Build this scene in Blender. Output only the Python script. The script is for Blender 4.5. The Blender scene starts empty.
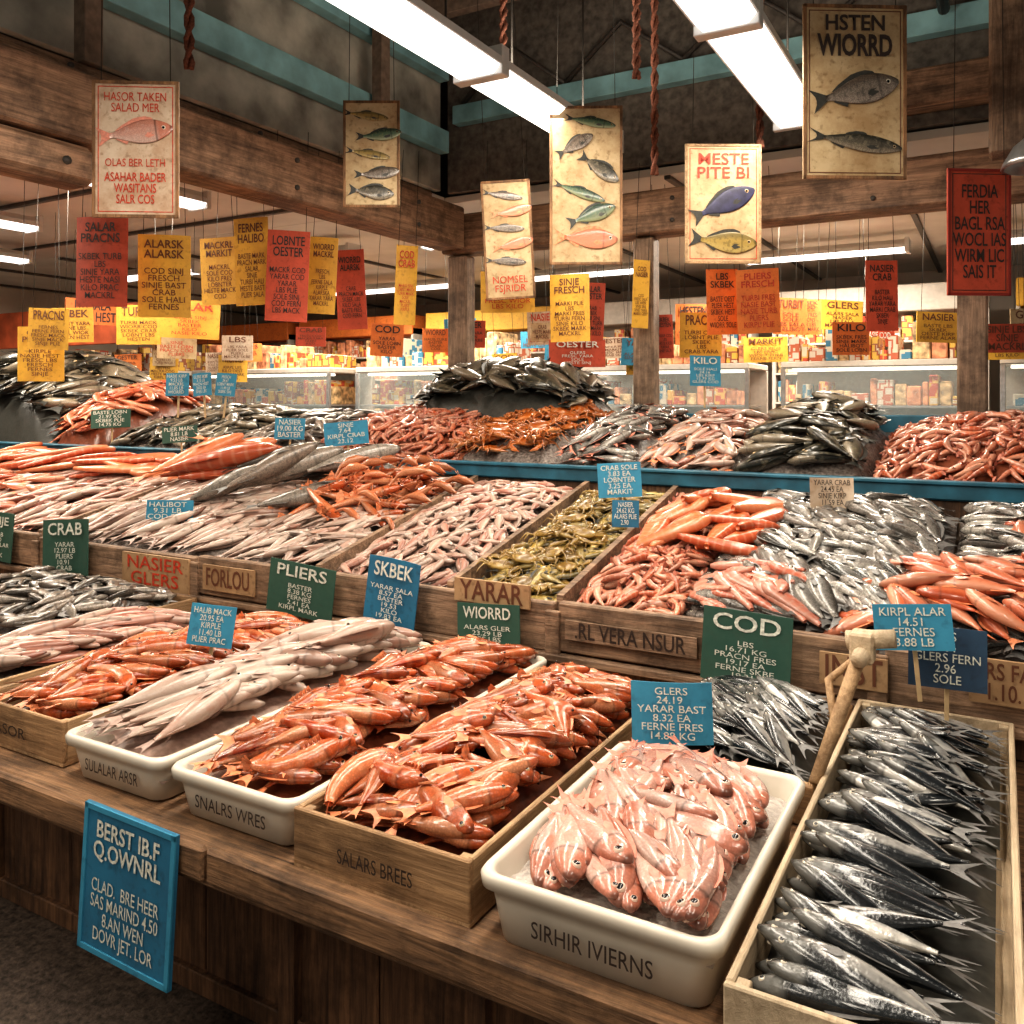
import bpy, math, random
import numpy as np
from mathutils import Vector, Matrix
random.seed(7); RNG=np.random.default_rng(11)
D=bpy.data; C=bpy.context
rad=math.radians
# ------------------------------------------------------------------ materials
MATS={}
def newmat(name):
    m=D.materials.new(name); m.use_nodes=True
    nt=m.node_tree; b=nt.nodes['Principled BSDF']
    return m,nt,b
def N(nt,t,**k):
    n=nt.nodes.new(t)
    for a,v in k.items(): setattr(n,a,v)
    return n
def ramp(nt,stops,inp=None,interp='LINEAR'):
    r=nt.nodes.new('ShaderNodeValToRGB'); r.color_ramp.interpolation=interp
    e=r.color_ramp.elements
    while len(e)>1: e.remove(e[-1])
    e[0].position=stops[0][0]; e[0].color=(*stops[0][1],1)
    for p,c in stops[1:]:
        q=e.new(p); q.color=(*c,1)
    if inp is not None: nt.links.new(inp,r.inputs[0])
    return r
def mix(nt,a,b,f,mode='MIX'):
    m=nt.nodes.new('ShaderNodeMix'); m.data_type='RGBA'; m.blend_type=mode
    for s,v in ((6,a),(7,b),(0,f)):
        if hasattr(v,'is_linked') or hasattr(v,'links'): nt.links.new(v,m.inputs[s])
        else:
            m.inputs[s].default_value = v if s==0 else (*v,1)
    return m.outputs[2]
def plain(name,col,rough=.5,metal=0,emit=0,noise=.0,scale=20,ecol=None,bump=0,spec=.5):
    if name in MATS: return MATS[name]
    m,nt,b=newmat(name)
    b.inputs['Roughness'].default_value=rough; b.inputs['Metallic'].default_value=metal
    b.inputs['Specular IOR Level'].default_value=spec
    tc=N(nt,'ShaderNodeTexCoord'); no=N(nt,'ShaderNodeTexNoise'); no.inputs['Scale'].default_value=scale
    no.inputs['Detail'].default_value=6
    nt.links.new(tc.outputs['Object'],no.inputs['Vector'])
    n=max(noise,.02)
    r=ramp(nt,[(.3,tuple(max(0,c*(1-n)) for c in col)),(.7,tuple(min(1,c*(1+n)) for c in col))],no.outputs['Fac'])
    nt.links.new(r.outputs[0],b.inputs['Base Color'])
    if bump:
        bp=N(nt,'ShaderNodeBump'); bp.inputs['Strength'].default_value=bump; bp.inputs['Distance'].default_value=.01
        nt.links.new(no.outputs['Fac'],bp.inputs['Height']); nt.links.new(bp.outputs[0],b.inputs['Normal'])
    if emit:
        b.inputs['Emission Color'].default_value=(*(ecol or col),1); b.inputs['Emission Strength'].default_value=emit
    MATS[name]=m; return m
def paper(name,col,stain,amt=.6):
    m,nt,b=newmat(name); tc=N(nt,'ShaderNodeTexCoord'); ob=N(nt,'ShaderNodeObjectInfo')
    va=N(nt,'ShaderNodeVectorMath',operation='ADD'); nt.links.new(tc.outputs['Object'],va.inputs[0]); nt.links.new(ob.outputs['Location'],va.inputs[1])
    n1=N(nt,'ShaderNodeTexNoise'); n1.inputs['Scale'].default_value=5; n1.inputs['Detail'].default_value=8; n1.inputs['Roughness'].default_value=.7
    n2=N(nt,'ShaderNodeTexNoise'); n2.inputs['Scale'].default_value=38; n2.inputs['Detail'].default_value=6
    nt.links.new(va.outputs[0],n1.inputs['Vector']); nt.links.new(va.outputs[0],n2.inputs['Vector'])
    r1=ramp(nt,[(.38,(amt,)*3),(.62,(0,0,0))],n1.outputs['Fac']); r2=ramp(nt,[(.56,(0,0,0)),(.72,(amt,)*3)],n2.outputs['Fac'])
    c=mix(nt,col,stain,r1.outputs[0]); c=mix(nt,c,tuple(s*.7 for s in stain),r2.outputs[0])
    nt.links.new(c,b.inputs['Base Color']); b.inputs['Roughness'].default_value=.65; MATS[name]=m; return m
def wood(name,c1,c2,axis='X',rough=.6,sc=1,grime=.75):
    if name in MATS: return MATS[name]
    m,nt,b=newmat(name)
    tc=N(nt,'ShaderNodeTexCoord'); mp=N(nt,'ShaderNodeMapping')
    s={'X':(1.6,26,26),'Y':(26,1.6,26),'Z':(26,26,1.6)}[axis]
    mp.inputs['Scale'].default_value=tuple(v*sc for v in s)
    nt.links.new(tc.outputs['Object'],mp.inputs[0])
    no=N(nt,'ShaderNodeTexNoise'); no.inputs['Scale'].default_value=2.0; no.inputs['Detail'].default_value=10; no.inputs['Roughness'].default_value=.75
    no.inputs['Distortion'].default_value=.5
    nt.links.new(mp.outputs[0],no.inputs['Vector'])
    n2=N(nt,'ShaderNodeTexNoise'); n2.inputs['Scale'].default_value=4.5; n2.inputs['Detail'].default_value=10; n2.inputs['Roughness'].default_value=.7
    nt.links.new(tc.outputs['Object'],n2.inputs['Vector'])
    r=ramp(nt,[(.34,c1),(.5,tuple((a+b_)/2 for a,b_ in zip(c1,c2))),(.64,c2)],no.outputs['Fac'])
    r2=ramp(nt,[(.40,(.25,.23,.21)),(.56,(1,1,1))],n2.outputs['Fac'])
    nt.links.new(mix(nt,r.outputs[0],r2.outputs[0],grime,'MULTIPLY'),b.inputs['Base Color'])
    b.inputs['Roughness'].default_value=rough
    bp=N(nt,'ShaderNodeBump'); bp.inputs['Strength'].default_value=.7; bp.inputs['Distance'].default_value=.01
    nt.links.new(no.outputs['Fac'],bp.inputs['Height']); nt.links.new(bp.outputs[0],b.inputs['Normal'])
    MATS[name]=m; return m
def fishmat(name,belly,side,back,head=None,gill=.6,rough=.3,spots=0,spotcol=(0,0,0),sscale=60,bands=0,bandcol=(1,1,1),metal=0,var=.35,huecol=None,scales=0,vb=(.12,.45,.62,.80),coat=.45,sat=1.08,val=.9):
    m,nt,b=newmat(name); L=nt.links.new
    at=N(nt,'ShaderNodeAttribute',attribute_name='fc'); sp=N(nt,'ShaderNodeSeparateColor'); L(at.outputs['Color'],sp.inputs[0])
    tc=N(nt,'ShaderNodeTexCoord')
    no=N(nt,'ShaderNodeTexNoise'); no.inputs['Scale'].default_value=sscale; no.inputs['Detail'].default_value=4; L(tc.outputs['Object'],no.inputs['Vector'])
    ma=N(nt,'ShaderNodeMath',operation='MULTIPLY_ADD'); L(no.outputs['Fac'],ma.inputs[0]); ma.inputs[1].default_value=.22; 
    ad=N(nt,'ShaderNodeMath',operation='SUBTRACT'); L(sp.outputs['Green'],ad.inputs[0]); ad.inputs[1].default_value=.11
    L(ad.outputs[0],ma.inputs[2])
    r=ramp(nt,[(vb[0],belly),(vb[1],side),(vb[2],side),(vb[3],back)],ma.outputs[0])
    col=r.outputs[0]
    if huecol:
        ra=ramp(nt,[(.2,(0,0,0)),(.9,(1,1,1))],at.outputs['Alpha'])
        mm=N(nt,'ShaderNodeMath',operation='MULTIPLY'); L(ra.outputs[0],mm.inputs[0]); mm.inputs[1].default_value=.7
        col=mix(nt,col,huecol,mm.outputs[0])
    if spots:
        r3=ramp(nt,[(.52,(0,0,0)),(.62,(1,1,1))],no.outputs['Fac'])
        mm=N(nt,'ShaderNodeMath',operation='MULTIPLY'); L(r3.outputs[0],mm.inputs[0]); mm.inputs[1].default_value=spots
        col=mix(nt,col,spotcol,mm.outputs[0])
    if bands:
        w=N(nt,'ShaderNodeMath',operation='MULTIPLY'); L(sp.outputs['Red'],w.inputs[0]); w.inputs[1].default_value=bands*6.283
        w2=N(nt,'ShaderNodeMath',operation='SINE'); L(w.outputs[0],w2.inputs[0])
        r4=ramp(nt,[(.35,(0,0,0)),(.95,(.4,.4,.4))],w2.outputs[0])
        col=mix(nt,col,bandcol,r4.outputs[0])
    if head:
        r5=ramp(nt,[(.17,(1,1,1)),(.24,(0,0,0))],sp.outputs['Red'])
        col=mix(nt,col,head,r5.outputs[0])
    if gill:
        k=1-gill
        r6=ramp(nt,[(.02,(k,k,k)),(.05,(1,1,1)),(.2,(1,1,1)),(.225,(k,k,k)),(.245,(1,1,1))],sp.outputs['Red'])
        col=mix(nt,col,r6.outputs[0],1.0,'MULTIPLY')
    r7=ramp(nt,[(0,(1-var,)*3),(1,(1,1,1))],sp.outputs['Blue'])
    col=mix(nt,col,r7.outputs[0],1.0,'MULTIPLY')
    vo=N(nt,'ShaderNodeTexVoronoi'); vo.inputs['Scale'].default_value=170; L(tc.outputs['Object'],vo.inputs['Vector'])
    if scales:
        r8=ramp(nt,[(.25,(1,1,1)),(.6,(1-scales,)*3)],vo.outputs['Distance'])
        col=mix(nt,col,r8.outputs[0],1.0,'MULTIPLY')
    hs=N(nt,'ShaderNodeHueSaturation'); hs.inputs['Saturation'].default_value=sat; hs.inputs['Value'].default_value=val; L(col,hs.inputs['Color'])
    L(hs.outputs[0],b.inputs['Base Color'])
    b.inputs['Roughness'].default_value=rough; b.inputs['Metallic'].default_value=metal
    b.inputs['Coat Weight'].default_value=coat; b.inputs['Coat Roughness'].default_value=.08
    n3=N(nt,'ShaderNodeTexNoise'); n3.inputs['Scale'].default_value=90; n3.inputs['Detail'].default_value=3; L(tc.outputs['Object'],n3.inputs['Vector'])
    b2=N(nt,'ShaderNodeBump'); b2.inputs['Strength'].default_value=.35; b2.inputs['Distance'].default_value=.003; L(n3.outputs['Fac'],b2.inputs['Height'])
    bp=N(nt,'ShaderNodeBump'); bp.inputs['Strength'].default_value=.3; bp.inputs['Distance'].default_value=.001
    L(vo.outputs['Distance'],bp.inputs['Height']); L(b2.outputs[0],bp.inputs['Normal']); L(bp.outputs[0],b.inputs['Normal'])
    return m
# ------------------------------------------------------------------ mesh builder
class MB:
    def __init__(s): s.v=[];s.f=[];s.m=[];s.sm=[]
    def add(s,vs,fs,mi=0,smooth=False):
        o=len(s.v); s.v+= [tuple(v) for v in vs]; s.f+=[tuple(i+o for i in f) for f in fs]; s.m+=[mi]*len(fs); s.sm+=[smooth]*len(fs)
    def box(s,x0,x1,y0,y1,z0,z1,mi=0,b=.004,M=None):
        b=min(b,(x1-x0)/3,(y1-y0)/3,(z1-z0)/3)
        vs=[];X=(x0,x1);Y=(y0,y1);Z=(z0,z1)
        idx={}
        for i in (0,1):
            for j in (0,1):
                for k in (0,1):
                    sx,sy,sz=(1 if i==0 else -1),(1 if j==0 else -1),(1 if k==0 else -1)
                    for a in range(3):
                        p=[X[i],Y[j],Z[k]]
                        d=[sx*b,sy*b,sz*b]
                        q=[p[t]+(0 if t==a else d[t]) for t in range(3)]
                        idx[(i,j,k,a)]=len(vs); vs.append(q)
        fs=[]
        def cyc(a,i):
            if a==0: ks=[(i,0,0),(i,1,0),(i,1,1),(i,0,1)]
            elif a==1: ks=[(0,i,0),(0,i,1),(1,i,1),(1,i,0)]
            else: ks=[(0,0,i),(1,0,i),(1,1,i),(0,1,i)]
            f=[idx[(*k,a)] for k in ks]
            return f if i==1 else f[::-1]
        for a in range(3):
            for i in (0,1): fs.append(cyc(a,i))
        for i in (0,1):
            for j in (0,1):
                for k in (0,1): fs.append([idx[(i,j,k,0)],idx[(i,j,k,1)],idx[(i,j,k,2)]])
        for i in (0,1):
            for j in (0,1):
                fs.append([idx[(i,j,0,0)],idx[(i,j,0,1)],idx[(i,j,1,1)],idx[(i,j,1,0)]])
                fs.append([idx[(i,0,j,0)],idx[(i,0,j,2)],idx[(i,1,j,2)],idx[(i,1,j,0)]])
                fs.append([idx[(0,i,j,1)],idx[(0,i,j,2)],idx[(1,i,j,2)],idx[(1,i,j,1)]])
        if M is not None: vs=[M@Vector(v) for v in vs]
        s.add(vs,fs,mi)
    def tube(s,pts,r,n=8,mi=0,caps=True):
        pts=[Vector(p) for p in pts]; vs=[];fs=[]
        rr=r if isinstance(r,(list,tuple)) else [r]*len(pts)
        for i,p in enumerate(pts):
            t=(pts[min(i+1,len(pts)-1)]-pts[max(i-1,0)]).normalized()
            a=t.cross(Vector((0,0,1)))
            if a.length<.05: a=t.cross(Vector((0,1,0)))
            a.normalize(); b=t.cross(a)
            for k in range(n):
                an=2*math.pi*k/n; vs.append(p+(a*math.cos(an)+b*math.sin(an))*rr[i])
        for i in range(len(pts)-1):
            for k in range(n):
                k2=(k+1)%n; fs.append((i*n+k,i*n+k2,(i+1)*n+k2,(i+1)*n+k))
        if caps: fs.append(tuple(range(n))[::-1]); fs.append(tuple((len(pts)-1)*n+k for k in range(n)))
        s.add(vs,fs,mi,True)
    def obj(s,name,mats,loc=(0,0,0),rot=(0,0,0),parent=None,recalc=True):
        me=D.meshes.new(name); me.from_pydata(s.v,[],s.f)
        for m in mats: me.materials.append(m)
        me.polygons.foreach_set('material_index',s.m); me.polygons.foreach_set('use_smooth',s.sm)
        if recalc:
            import bmesh
            bm=bmesh.new(); bm.from_mesh(me); bmesh.ops.recalc_face_normals(bm,faces=bm.faces); bm.to_mesh(me); bm.free()
        o=D.objects.new(name,me); C.scene.collection.objects.link(o); o.location=loc; o.rotation_euler=rot
        if parent: o.parent=parent
        return o
def empty(name,loc=(0,0,0),rot=(0,0,0)):
    e=D.objects.new(name,None); e.empty_display_size=.05; C.scene.collection.objects.link(e); e.location=loc; e.rotation_euler=rot; return e
# ------------------------------------------------------------------ fish templates
class T: pass
def smoothcurve(pts,us):
    xs=np.array([p[0] for p in pts]); ys=np.array([p[1] for p in pts])
    d=np.gradient(ys,xs); out=[]
    for u in us:
        i=min(max(np.searchsorted(xs,u)-1,0),len(xs)-2); h=xs[i+1]-xs[i]; t=(u-xs[i])/h
        out.append((2*t**3-3*t*t+1)*ys[i]+(t**3-2*t*t+t)*h*d[i]+(-2*t**3+3*t*t)*ys[i+1]+(t**3-t*t)*h*d[i+1])
    return np.array(out)
def fish_t(H,W,nr=16,ns=12,tail=.11,fork=.6,dors=(.3,.7,.04),eye=.018,eyeu=.1,bend=0,bodyend=.84,fins=True,asym=.0,eyev=.22,pup=.6,pect=1.0):
    v=[];f=[];m=[];a=[]
    us=np.array([ (i/(nr-1))**1.15 for i in range(nr)])*bodyend
    us[0]=.004
    hh=np.maximum(smoothcurve(H,us),.004); ww=np.maximum(smoothcurve(W,us),.004)
    X=lambda u:.5-u
    v.append((X(0),0,0));a.append((0,.5))
    for i,u in enumerate(us):
        for k in range(ns):
            t=2*math.pi*k/ns; cy=math.cos(t); sz=math.sin(t)
            y=hh[i]*cy*(1+asym if cy<0 else 1-asym)
            v.append((X(u),y,ww[i]*sz)); a.append((u,.5+.5*cy))
    for k in range(ns): f.append((0,1+k,1+(k+1)%ns)); m.append(0)
    for i in range(nr-1):
        for k in range(ns):
            k2=(k+1)%ns; b=1+i*ns; f.append((b+k,b+ns+k,b+ns+k2,b+k2)); m.append(0)
    f.append(tuple(1+(nr-1)*ns+k for k in range(ns))); m.append(0)
    def poly(pts,faces,mi,av):
        o=len(v); v.extend(pts); a.extend(av); f.extend([tuple(o+i for i in q) for q in faces]); m.extend([mi]*len(faces))
    pe=hh[-1]
    x0=X(bodyend)+.012; x1=-.5
    pts=[(x0,pe,0),(x0,0,0.002),(x0,-pe,0),(x1+.03,tail*.95,0),(x1-.01,tail*1.15,0.003),(x1+(.1*fork),tail*.35,.004),(x1+.115*fork,0,0),(x1+(.1*fork),-tail*.35,-.004),(x1-.01,-tail*1.15,-.003),(x1+.03,-tail*.95,0)]
    poly(pts,[(0,3,4,5),(0,5,6,1),(1,6,7,2),(2,7,8,9)],1,[(.92,.75)]*len(pts))
    if fins:
        u0,u1,dh=dors; n=6; P=[]; 
        for i in range(n+1):
            u=u0+(u1-u0)*i/n; h=float(smoothcurve(H,[u])[0])*(1-asym); e=dh*(math.sin(math.pi*min(1,(i/n)*.75+.22))+ (.12 if i%2 else 0)); P+= [(X(u),h-.006,0),(X(u)-.02,h+e,0)]
        poly(P,[(2*i,2*i+2,2*i+3,2*i+1) for i in range(n)],1,[(.6,.95)]*len(P))
        P=[]
        for i in range(4):
            u=.6+.14*i/3; h=float(smoothcurve(H,[u])[0])*(1+asym); e=dh*.8*(1-i/3.5); P+=[(X(u),-h+.005,0),(X(u)-.025,-h-e,0)]
        poly(P,[(2*i,2*i+1,2*i+3,2*i+2) for i in range(3)],1,[(.7,.1)]*8)
        for sgn in (1,-1):
            u=.25; w=float(smoothcurve(W,[u])[0])*.97; h=float(smoothcurve(H,[u])[0]); q=pect
            P=[(X(u),-.1*h,sgn*w),(X(u),-.45*h,sgn*w*.92),(X(u)-.08*q,-.62*h,sgn*(w+.010)),(X(u)-.13*q,-.40*h,sgn*(w+.013)),(X(u)-.09*q,-.12*h,sgn*(w+.008))]
            poly(P,[(0,1,2,3,4)],1,[(.5,.3)]*5)
    if eye:
        for sgn in (1,-1):
            u=eyeu; w=float(smoothcurve(W,[u])[0]); h=float(smoothcurve(H,[u])[0]); yc=h*eyev
            zc=w*math.sqrt(1-(yc/h)**2)*.93; n=10
            P=[(X(u)+eye*math.cos(2*math.pi*k/n),yc+eye*math.sin(2*math.pi*k/n),sgn*(zc-eye*.35)) for k in range(n)]
            P+=[(X(u)+eye*.92*math.cos(2*math.pi*k/n),yc+eye*.92*math.sin(2*math.pi*k/n),sgn*(zc+eye*.18)) for k in range(n)]
            P+=[(X(u)+eye*pup*math.cos(2*math.pi*k/n),yc+eye*pup*math.sin(2*math.pi*k/n),sgn*(zc+eye*.30)) for k in range(n)]
            P+=[(X(u),yc,sgn*(zc+eye*.4))]
            poly(P,[(k,(k+1)%n,n+(k+1)%n,n+k) for k in range(n)]+[(n+k,n+(k+1)%n,2*n+(k+1)%n,2*n+k) for k in range(n)],2,[(.1,.5)]*len(P))
            o=len(v)-len(P)
            for k in range(n): f.append((o+2*n+k,o+2*n+(k+1)%n,o+3*n)); m.append(3)
    return finish(v,f,m,a,bend,max(hh),max(ww))
def finish(v,f,m,a,bend,h,w):
    t=T(); V=np.array(v,float)
    if bend:
        x=V[:,0].copy(); y=V[:,1].copy(); an=x*bend; R=1/bend
        V[:,0]=(R-y)*np.sin(an); V[:,1]=R-(R-y)*np.cos(an)
        V[:,1]-=V[:,1].mean()
    t.v=V; t.f=f; t.m=np.array(m); t.a=np.array([(q[0],q[1]) for q in a]); t.h=h; t.w=w
    t.lt=np.array([len(q) for q in f]); t.li=np.concatenate([np.array(q) for q in f]); return t
def prawn_t(bend=1.3,nr=18,ns=9,claws=False,ant=True,fat=.085):
    v=[];f=[];m=[];a=[]
    X=lambda u:.5-u
    Hc=[(0,.02),(.06,fat*.62),(.2,fat),(.36,fat*.98),(.55,fat*.8),(.75,fat*.55),(.88,fat*.3)]
    us=np.linspace(0.0,.88,nr); hh=smoothcurve(Hc,us)
    v.append((X(-.02),0,0));a.append((0,.5))
    for i,u in enumerate(us):
        r=hh[i]
        if u>.34: r*= (1+.10*((u*9.5)%1.0)-.05)
        for k in range(ns):
            t=2*math.pi*k/ns; v.append((X(u),r*math.cos(t)*1.05,r*math.sin(t)*.82)); a.append((u,.5+.5*math.cos(t)))
    for k in range(ns): f.append((0,1+k,1+(k+1)%ns)); m.append(0)
    for i in range(nr-1):
        for k in range(ns):
            b=1+i*ns;k2=(k+1)%ns; f.append((b+k,b+ns+k,b+ns+k2,b+k2)); m.append(0)
    f.append(tuple(1+(nr-1)*ns+k for k in range(ns))); m.append(0)
    def poly(pts,faces,mi,av):
        o=len(v); v.extend(pts); a.extend(av); f.extend([tuple(o+i for i in q) for q in faces]); m.extend([mi]*len(faces))
    for ang in (-.75,-.38,0,.38,.75):
        c,s=math.cos(ang),math.sin(ang); bx=X(.865)
        L=.13; P=[(bx,.0,.0)]
        for (d,w) in ((.45,.022),(.9,.03),(1.0,0),(.9,-.03),(.45,-.022)):
            P.append((bx-c*L*d+ s*w*.3,0.012*math.cos(ang*2), s*L*d+ c*w))
        poly(P,[(0,1,2,3),(0,3,4,5)],1,[(.95,.5)]*6)
    poly([(X(-.02),.0,0),(X(.05),fat*.75,.008),(X(.05),fat*.75,-.008),(X(-.12),fat*.75,0)],[(0,1,3),(0,3,2),(1,2,3)],1,[(.0,.9)]*4)
    for k in range(5):
        u=.16+.055*k
        for sg in (1,-1):
            x=X(u); P=[(x+.006,-fat*.7,sg*fat*.4),(x-.006,-fat*.7,sg*fat*.4),(x+.03,-fat*1.3,sg*fat*.75),(x-.01,-fat*1.7,sg*fat*.3)]
            poly(P,[(0,1,2),(1,2,3)],1,[(.5,.1)]*4)
    if ant:
        for sg in (1,-1):
            P=[];n=7
            for i in range(n):
                t=i/(n-1); P+=[(X(0)+.30*t-.35*t*t,.02+.16*t*t*1.2,sg*(.01+.2*t)),(X(0)+.30*t-.35*t*t,.028+.16*t*t*1.2,sg*(.01+.2*t)+.004)]
            poly(P,[(2*i,2*i+2,2*i+3,2*i+1) for i in range(n-1)],1,[(.1,.5)]*len(P))
    if claws:
        for sg in (1,-1):
            ctr=[(X(.14),-fat*.3,sg*fat*.7),(X(.02),-fat*.2,sg*fat*2.0),(X(-.08),0,sg*fat*2.2),(X(-.2),0.0,sg*fat*1.9),(X(-.33),0,sg*fat*1.3)]
            rr=[.018,.02,.05,.055,.006]
            o=len(v);n=7
            for p,r in zip(ctr,rr):
                for k in range(n):
                    t=2*math.pi*k/n; v.append((p[0],p[1]+r*.6*math.cos(t),p[2]+r*math.sin(t))); a.append((.3,.5+.5*math.cos(t)))
            for i in range(4):
                for k in range(n):
                    f.append((o+i*n+k,o+(i+1)*n+k,o+(i+1)*n+(k+1)%n,o+i*n+(k+1)%n)); m.append(0)
            poly([(X(-.16),0.01,sg*fat*1.2),(X(-.16),-.01,sg*fat*1.3),(X(-.3),0,sg*fat*.8),(X(-.2),.0,sg*fat*1.7)],[(0,2,3),(1,2,3),(0,1,2)],0,[(.3,.7)]*4)
    for sg in (1,-1):
        c0=Vector((X(.035),fat*.45,sg*fat*.55)); r=.016;P=[]
        for i in range(1,4):
            for k in range(6):
                ph=math.pi*i/4; t=2*math.pi*k/6; P.append((c0.x+r*math.sin(ph)*math.cos(t),c0.y+r*math.sin(ph)*math.sin(t),c0.z+r*math.cos(ph)))
        poly(P,[(i*6+k,i*6+(k+1)%6,i*6+6+(k+1)%6,i*6+6+k) for i in range(2) for k in range(6)]+[tuple(range(6)),tuple(range(12,18))],3,[(0,0)]*18)
    return finish(v,f,m,a,bend,fat*1.05,fat*.82)
def fillet_t(nr=12,ns=10,h=.17,w=.045,bend=0):
    H=[(0,.03),(.08,h*.75),(.3,h),(.6,h*.8),(.85,h*.45),(1,.03)]
    v=[];f=[];m=[];a=[]
    us=np.linspace(0,1,nr); hh=np.maximum(smoothcurve(H,us),.01)
    for i,u in enumerate(us):
        for k in range(ns):
            t=2*math.pi*k/ns; ct,st=math.cos(t),math.sin(t)
            v.append((.5-u,hh[i]*math.copysign(abs(ct)**.7,ct),w*(hh[i]/h)**.5*math.copysign(abs(st)**.7,st))); a.append((u,.5+.5*ct))
    for i in range(nr-1):
        for k in range(ns):
            b=i*ns;k2=(k+1)%ns; f.append((b+k,b+ns+k,b+ns+k2,b+k2)); m.append(0)
    f.append(tuple(range(ns))); f.append(tuple((nr-1)*ns+k for k in range(ns))); m+=[0,0]
    return finish(v,f,m,a,bend,h,w)
def crab_t():
    v=[];f=[];m=[];a=[]
    n=14; rings=[(0,.075),(.5,.066),(.85,.035),(1,0),(.85,-.025),(0,-.04)]
    def R(t): return (.20+.02*math.cos(3*t),.27+.015*math.cos(5*t))
    for (r,z) in rings:
        for k in range(n):
            t=2*math.pi*k/n; rx,ry=R(t); rr=max(r,.02); v.append((rr*rx*math.cos(t),rr*ry*math.sin(t),z)); a.append((.5,.5+z*6))
    for i in range(len(rings)-1):
        for k in range(n): f.append((i*n+k,(i+1)*n+k,(i+1)*n+(k+1)%n,i*n+(k+1)%n)); m.append(0)
    f.append(tuple(range(n))); m.append(0); f.append(tuple((len(rings)-1)*n+k for k in range(n))); m.append(0)
    def limb(P,rr,q=6):
        o=len(v)
        for i,(p,r) in enumerate(zip(P,rr)):
            p0=Vector(P[max(i-1,0)]);p1=Vector(P[min(i+1,len(P)-1)]); t=(p1-p0).normalized(); s=t.cross(Vector((0,0,1))).normalized(); u=s.cross(t)
            for k in range(q):
                an=2*math.pi*k/q; w=Vector(p)+s*r*math.cos(an)+u*r*.7*math.sin(an); v.append(tuple(w)); a.append((.4,.5+.4*math.sin(an)))
        for i in range(len(P)-1):
            for k in range(q): f.append((o+i*q+k,o+(i+1)*q+k,o+(i+1)*q+(k+1)%q,o+i*q+(k+1)%q)); m.append(0)
        f.append(tuple(o+k for k in range(q))); m.append(0)
    for sg in (1,-1):
        for j,an in enumerate((55,85,112,138)):
            c,s=math.cos(rad(an)),math.sin(rad(an))*sg
            limb([(.16*c,.22*s,0),(.30*c,.38*s,.06),(.40*c-.02,.47*s,.0),(.46*c-.06,.50*s,-.05)],[.022,.02,.014,.003])
        limb([(.13,.14*sg,0),(.22,.30*sg,.03),(.34,.30*sg,.03),(.42,.22*sg,.02),(.52,.10*sg,.01)],[.026,.03,.055,.05,.005])
        limb([(.40,.27*sg,.02),(.47,.26*sg,.02),(.54,.15*sg,.02)],[.03,.02,.004])
    return finish(v,f,m,a,0,.3,.07)
SL=[(0,.012),(.05,.04),(.12,.062),(.25,.085),(.4,.092),(.55,.078),(.7,.048),(.8,.024),(.84,.018)]
SLW=[(0,.01),(.05,.028),(.12,.043),(.25,.058),(.4,.06),(.55,.048),(.7,.028),(.8,.014),(.84,.01)]
FT=[(0,.02),(.05,.065),(.12,.105),(.25,.15),(.38,.16),(.52,.135),(.66,.085),(.78,.04),(.84,.032)]
FTW=[(0,.016),(.05,.045),(.12,.07),(.25,.085),(.38,.085),(.52,.068),(.66,.04),(.78,.018),(.84,.012)]
SN=[(0,.022),(.04,.058),(.12,.098),(.25,.128),(.38,.128),(.52,.104),(.66,.07),(.78,.036),(.84,.028)]
SNW=[(0,.016),(.04,.038),(.12,.06),(.25,.074),(.38,.074),(.52,.06),(.66,.036),(.78,.018),(.84,.012)]
MU=[(0,.02),(.05,.062),(.14,.10),(.28,.128),(.42,.126),(.56,.1),(.7,.06),(.8,.032),(.85,.026)]
MUW=[(0,.016),(.05,.042),(.14,.066),(.28,.086),(.42,.086),(.56,.066),(.7,.036),(.8,.018),(.85,.012)]
def bends(fn,bs,**k): return [fn(bend=b,**k) for b in bs]
def mk(H,W): return lambda bend,**k:fish_t(H,W,bend=bend,**k)
T_slim=bends(mk(SL,SLW),(.0,.18,-.2,.35),nr=20,ns=14,tail=.07,fork=.75,dors=(.38,.6,.025),eye=.018,eyeu=.085)
T_fat=bends(mk(FT,FTW),(.0,.22,-.2),nr=18,ns=14,tail=.12,fork=.45,dors=(.24,.74,.045),eye=.03,eyeu=.12)
T_snap=bends(mk(SN,SNW),(.0,.2,-.25,.4,-.5),nr=20,ns=16,tail=.08,fork=.5,dors=(.3,.68,.026),eye=.034,eyeu=.092,eyev=.28,pup=.68)
T_mul=bends(mk(MU,MUW),(.25,.6,-.4,-.75,.1),nr=16,ns=12,tail=.085,fork=.5,dors=(.28,.66,.03),eye=.024,eyeu=.09,pup=.72,pect=1.1)
T_slimL=bends(mk(SL,SLW),(.0,.3,-.35),nr=10,ns=8,tail=.09,fork=.7,dors=(.38,.6,.03),eye=.017,eyeu=.085)
T_fatL=bends(mk(FT,FTW),(.0,.3,-.3),nr=10,ns=8,tail=.12,fork=.45,dors=(.24,.74,.045),eye=.024,eyeu=.12)
T_mulL=bends(mk(MU,MUW),(.4,.8,-.7,-1.2),nr=10,ns=8,tail=.085,fork=.4,dors=(.3,.6,.03),eye=.02,eyeu=.1)
T_prawn=bends(lambda bend,**k:prawn_t(bend=bend,**k),(-.7,-1.1,-1.6),fat=.115,ant=False)
T_prawnL=bends(lambda bend,**k:prawn_t(bend=bend,**k),(-.9,-1.7),nr=10,ns=6,ant=False,fat=.11)
T_lob=bends(lambda bend,**k:prawn_t(bend=bend,**k),(-.3,.3),claws=True,fat=.07)
T_fil=[fillet_t(bend=b) for b in (0,.3,-.4)]
T_crab=[crab_t()]
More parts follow.
